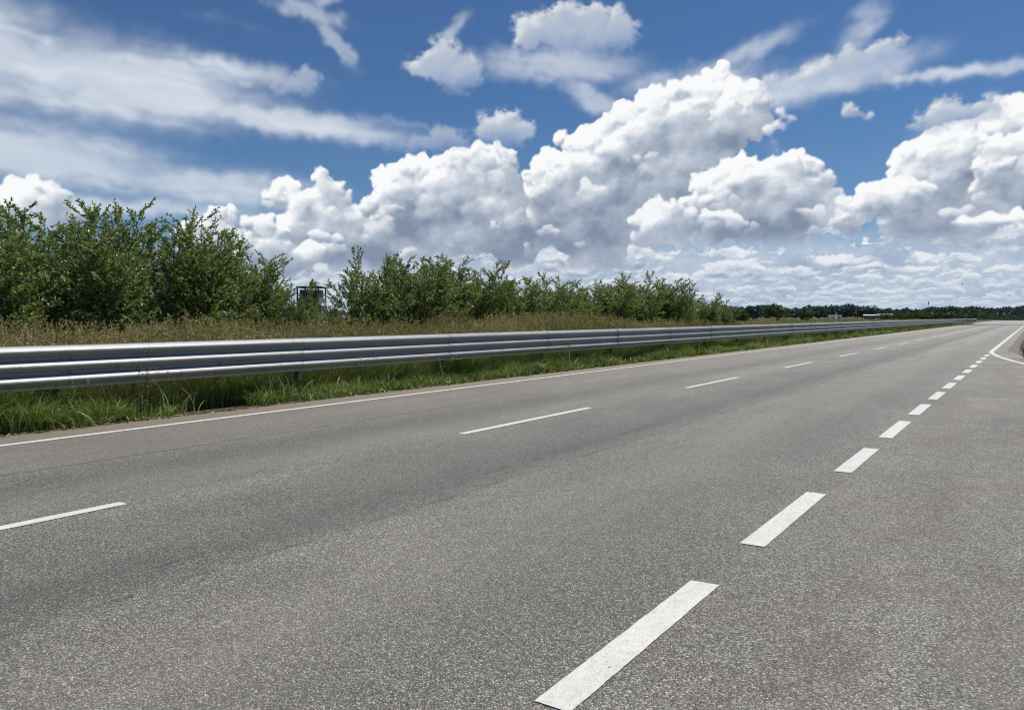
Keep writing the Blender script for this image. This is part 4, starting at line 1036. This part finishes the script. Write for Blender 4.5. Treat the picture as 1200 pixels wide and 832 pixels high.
# ---------------------------------------------------------------- buildings, mast, bird
def at_px(px, dist): dx, dy = direction(px); rr = dist/math.cos(math.atan((px-600)/901.0)); return dx*rr, dy*rr
def shed(name, px, dist, w, dp, h, label, roof_rise=.8, wall='white', roof='white', group='pale sheds in the far meadow', base=0.0):
    x, y = at_px(px, dist); o = empty(name, (x, y, base-.03), YAW-math.atan((px-600)/901.0)); tag(o, label, 'shed', group)
    MB().box(-w/2, w/2, -dp/2, dp/2, 0, h).build('wall', M[wall], o)
    e = .25
    MB().prism([(-dp/2-e, h+.004), (-dp/2-e, h+.12), (0, h+.12+roof_rise), (dp/2+e, h+.12), (dp/2+e, h+.004)], -w/2-e, w/2+e).build('roof', M[roof], o)
    MB().box(-w*.12, w*.12, -dp/2-.05, -dp/2-.003, .02, h*.75).build('door', M['grey'], o)
    for sx_ in (-.34, .34):
        wn = MB().box(w*sx_-.5, w*sx_+.5, -dp/2-.06, -dp/2-.003, h*.4, h*.75).build('window', M['glass'], o)
    return o
shed('farm_shed', 1018.5, 330, 4.6, 3, 1.9, 'low shed with a bright white roof, left of the grey shed', .35, 'grey', 'white')
shed('farm_shed', 1037, 330, 5.2, 3, 2.1, 'grey walled shed with a pale roof, right of the white-roofed one', .4, 'grey', 'roof')
shed('farm_shed', 1028.7, 325, 1.3, 4, 2.2, 'narrow white cabin between the two larger sheds', .2, 'white', 'white')
def cabin(px, dist, w, h, label):
    x, y = at_px(px, dist); o = empty('white_cabin', (x, y, -.03), YAW); tag(o, label, 'cabin', 'white cabins in the meadow')
    MB().box(-w/2, w/2, -1.2, 1.2, 0, h).build('wall', M['white'], o)
    MB().box(-w/2-.08, w/2+.08, -1.3, 1.3, h+.003, h+.12).build('roof', M['white'], o)
    MB().box(-w*.2, w*.2, -1.25, -1.203, .05, h*.8).build('door', M['grey'], o)
cabin(974, 170, .55, 1.85, 'narrow white cabin in the meadow, left of its wider twin')
cabin(980.5, 170, 1.05, 1.8, 'wider white cabin in the meadow, right of the narrow one')
for px, lab in ((1168.5, 'small white marker board on a post beyond the bend, leftmost of three'), (1175.5, 'small white marker board on a post beyond the bend, middle of three'), (1182, 'small white marker board on a post beyond the bend, rightmost of three')):
    x, y = at_px(px, 300); o = empty('marker_board', (x, y, -.03), YAW); tag(o, lab, 'sign', 'white marker boards beyond the bend')
    MB().box(-.04, .04, .02, .10, -.2, 2.55).build('post', M['old_steel'], o)
    MB().box(-.27, .27, -.01, .019, 2.35, 3.05).build('board', M['white'], o)

# grey block with a dark open roof frame, and a white-roofed cabin, seen in the gap between the shrubs
x, y = at_px(361, 120); o = empty('grey_building', (x, y, -.03), YAW)
tag(o, 'dark framed building rising in the gap between the willow shrubs', 'building')
H0 = 1.5+(371-349)/901*120; H1 = 1.5+(371-335.5)/901*120; wb = 26/901*120
MB().box(-wb/2, wb/2, 0, 5, 0, H0).build('wall', M['dim'], o)
fr = MB()
for xx in (-wb/2, -wb*.02, wb/2-.2):
    for yy in (.1, 4.7): fr.box(xx, xx+.2, yy, yy+.2, H0+.003, H1-.2)
fr.box(-wb/2-.1, wb/2+.4, 0, 5, H1-.2, H1); fr.build('roof_frame', M['dark'], o)
MB().box(-wb*.44, wb*.44, 1.2, 3.9, H0+.003, H1-.5).build('plant_room', M['dim'], o)
MB().box(-wb*.02, wb*.16, 1.5, 3.5, H1+.003, H1+.75).box(.03*wb, .07*wb, 2.2, 2.4, H1+.75, H1+1.3).build('chimney', M['dark'], o)
for i in range(3): MB().box(-wb*.4+i*wb*.3, -wb*.4+i*wb*.3+.7, -.04, -.003, H0*.45, H0*.75).build('window', M['glass'], o)
x, y = at_px(368, 90); o = empty('site_cabin', (x, y, -.03), YAW)
tag(o, 'low cabin with a bright white roof edge, seen through the gap in the shrubs', 'cabin')
wc = 17/901*90; hc = 1.5+(371-355)/901*90
MB().box(-wc/2, wc/2, 0, 3, 0, hc-.32).build('wall', M['dim'], o)
MB().box(-wc/2-.1, wc/2+.1, -.1, 3.1, hc-.317, hc).build('roof', M['white'], o)
MB().box(-wc*.3, wc*.3, -.05, -.003, .1, 1.9).build('door', M['dark'], o)

x, y = at_px(1087, 900); o = empty('lattice_mast', (x, y, -1)); tag(o, 'thin lattice mast standing above the far ridge', 'mast')
hm = 1.5+(371-353.5)/901*900+1; m_ = MB()
for sx_, sy_ in ((-1, -1), (1, -1), (1, 1), (-1, 1)): m_.tube([(sx_*.8, sy_*.8, 0), (sx_*.35, sy_*.35, hm)], .12, 4)
for i in range(10):
    t0, t1 = i/10*hm, (i+1)/10*hm; w0 = .8-.45*i/10; w1 = .8-.45*(i+1)/10; m_.tube([(-w0, -w0, t0), (w1, -w1, t1)], .07, 4); m_.tube([(w0, w0, t0), (-w1, w1, t1)], .07, 4)
m_.build('tower', M['dark'], o); MB().box(-.7, .7, -.7, .7, hm-2.2, hm-.4).build('antenna', M['dark'], o)

# bird gliding above the ridge
def az_dir(px, py):
    vx, vz = (px-600)/901.0, (371-py)/901.0; f = Vector((-math.sin(YAW), math.cos(YAW), 0)); r_ = Vector((math.cos(YAW), math.sin(YAW), 0))
    return f+r_*vx+Vector((0, 0, vz))
p = az_dir(1126, 333)*110+Vector((0, 0, 1.5)); m_ = MB()
m_.tube([(0, -.22, 0), (0, -.1, .01), (0, .05, .01), (0, .16, .0), (0, .3, -.005)], [.012, .05, .06, .035, .01], 6)
for s_ in (-1, 1):
    b_ = len(m_.v); m_.v += [(s_*.04, -.09, .02), (s_*.28, -.12, .10), (s_*.6, .06, .04), (s_*.28, .07, .095), (s_*.04, .10, .02), (s_*.28, -.02, .085)]
    m_.f += [(b_, b_+1, b_+5), (b_+1, b_+2, b_+5), (b_+2, b_+3, b_+5), (b_+3, b_+4, b_+5), (b_+4, b_, b_+5)]
o = m_.build('bird', M['feather']); o.location = p; o.scale = (.7, .7, .7); o.rotation_euler = (0, .15, YAW+.7); tag(o, 'small dark bird gliding in the sky above the far ridge', 'bird')
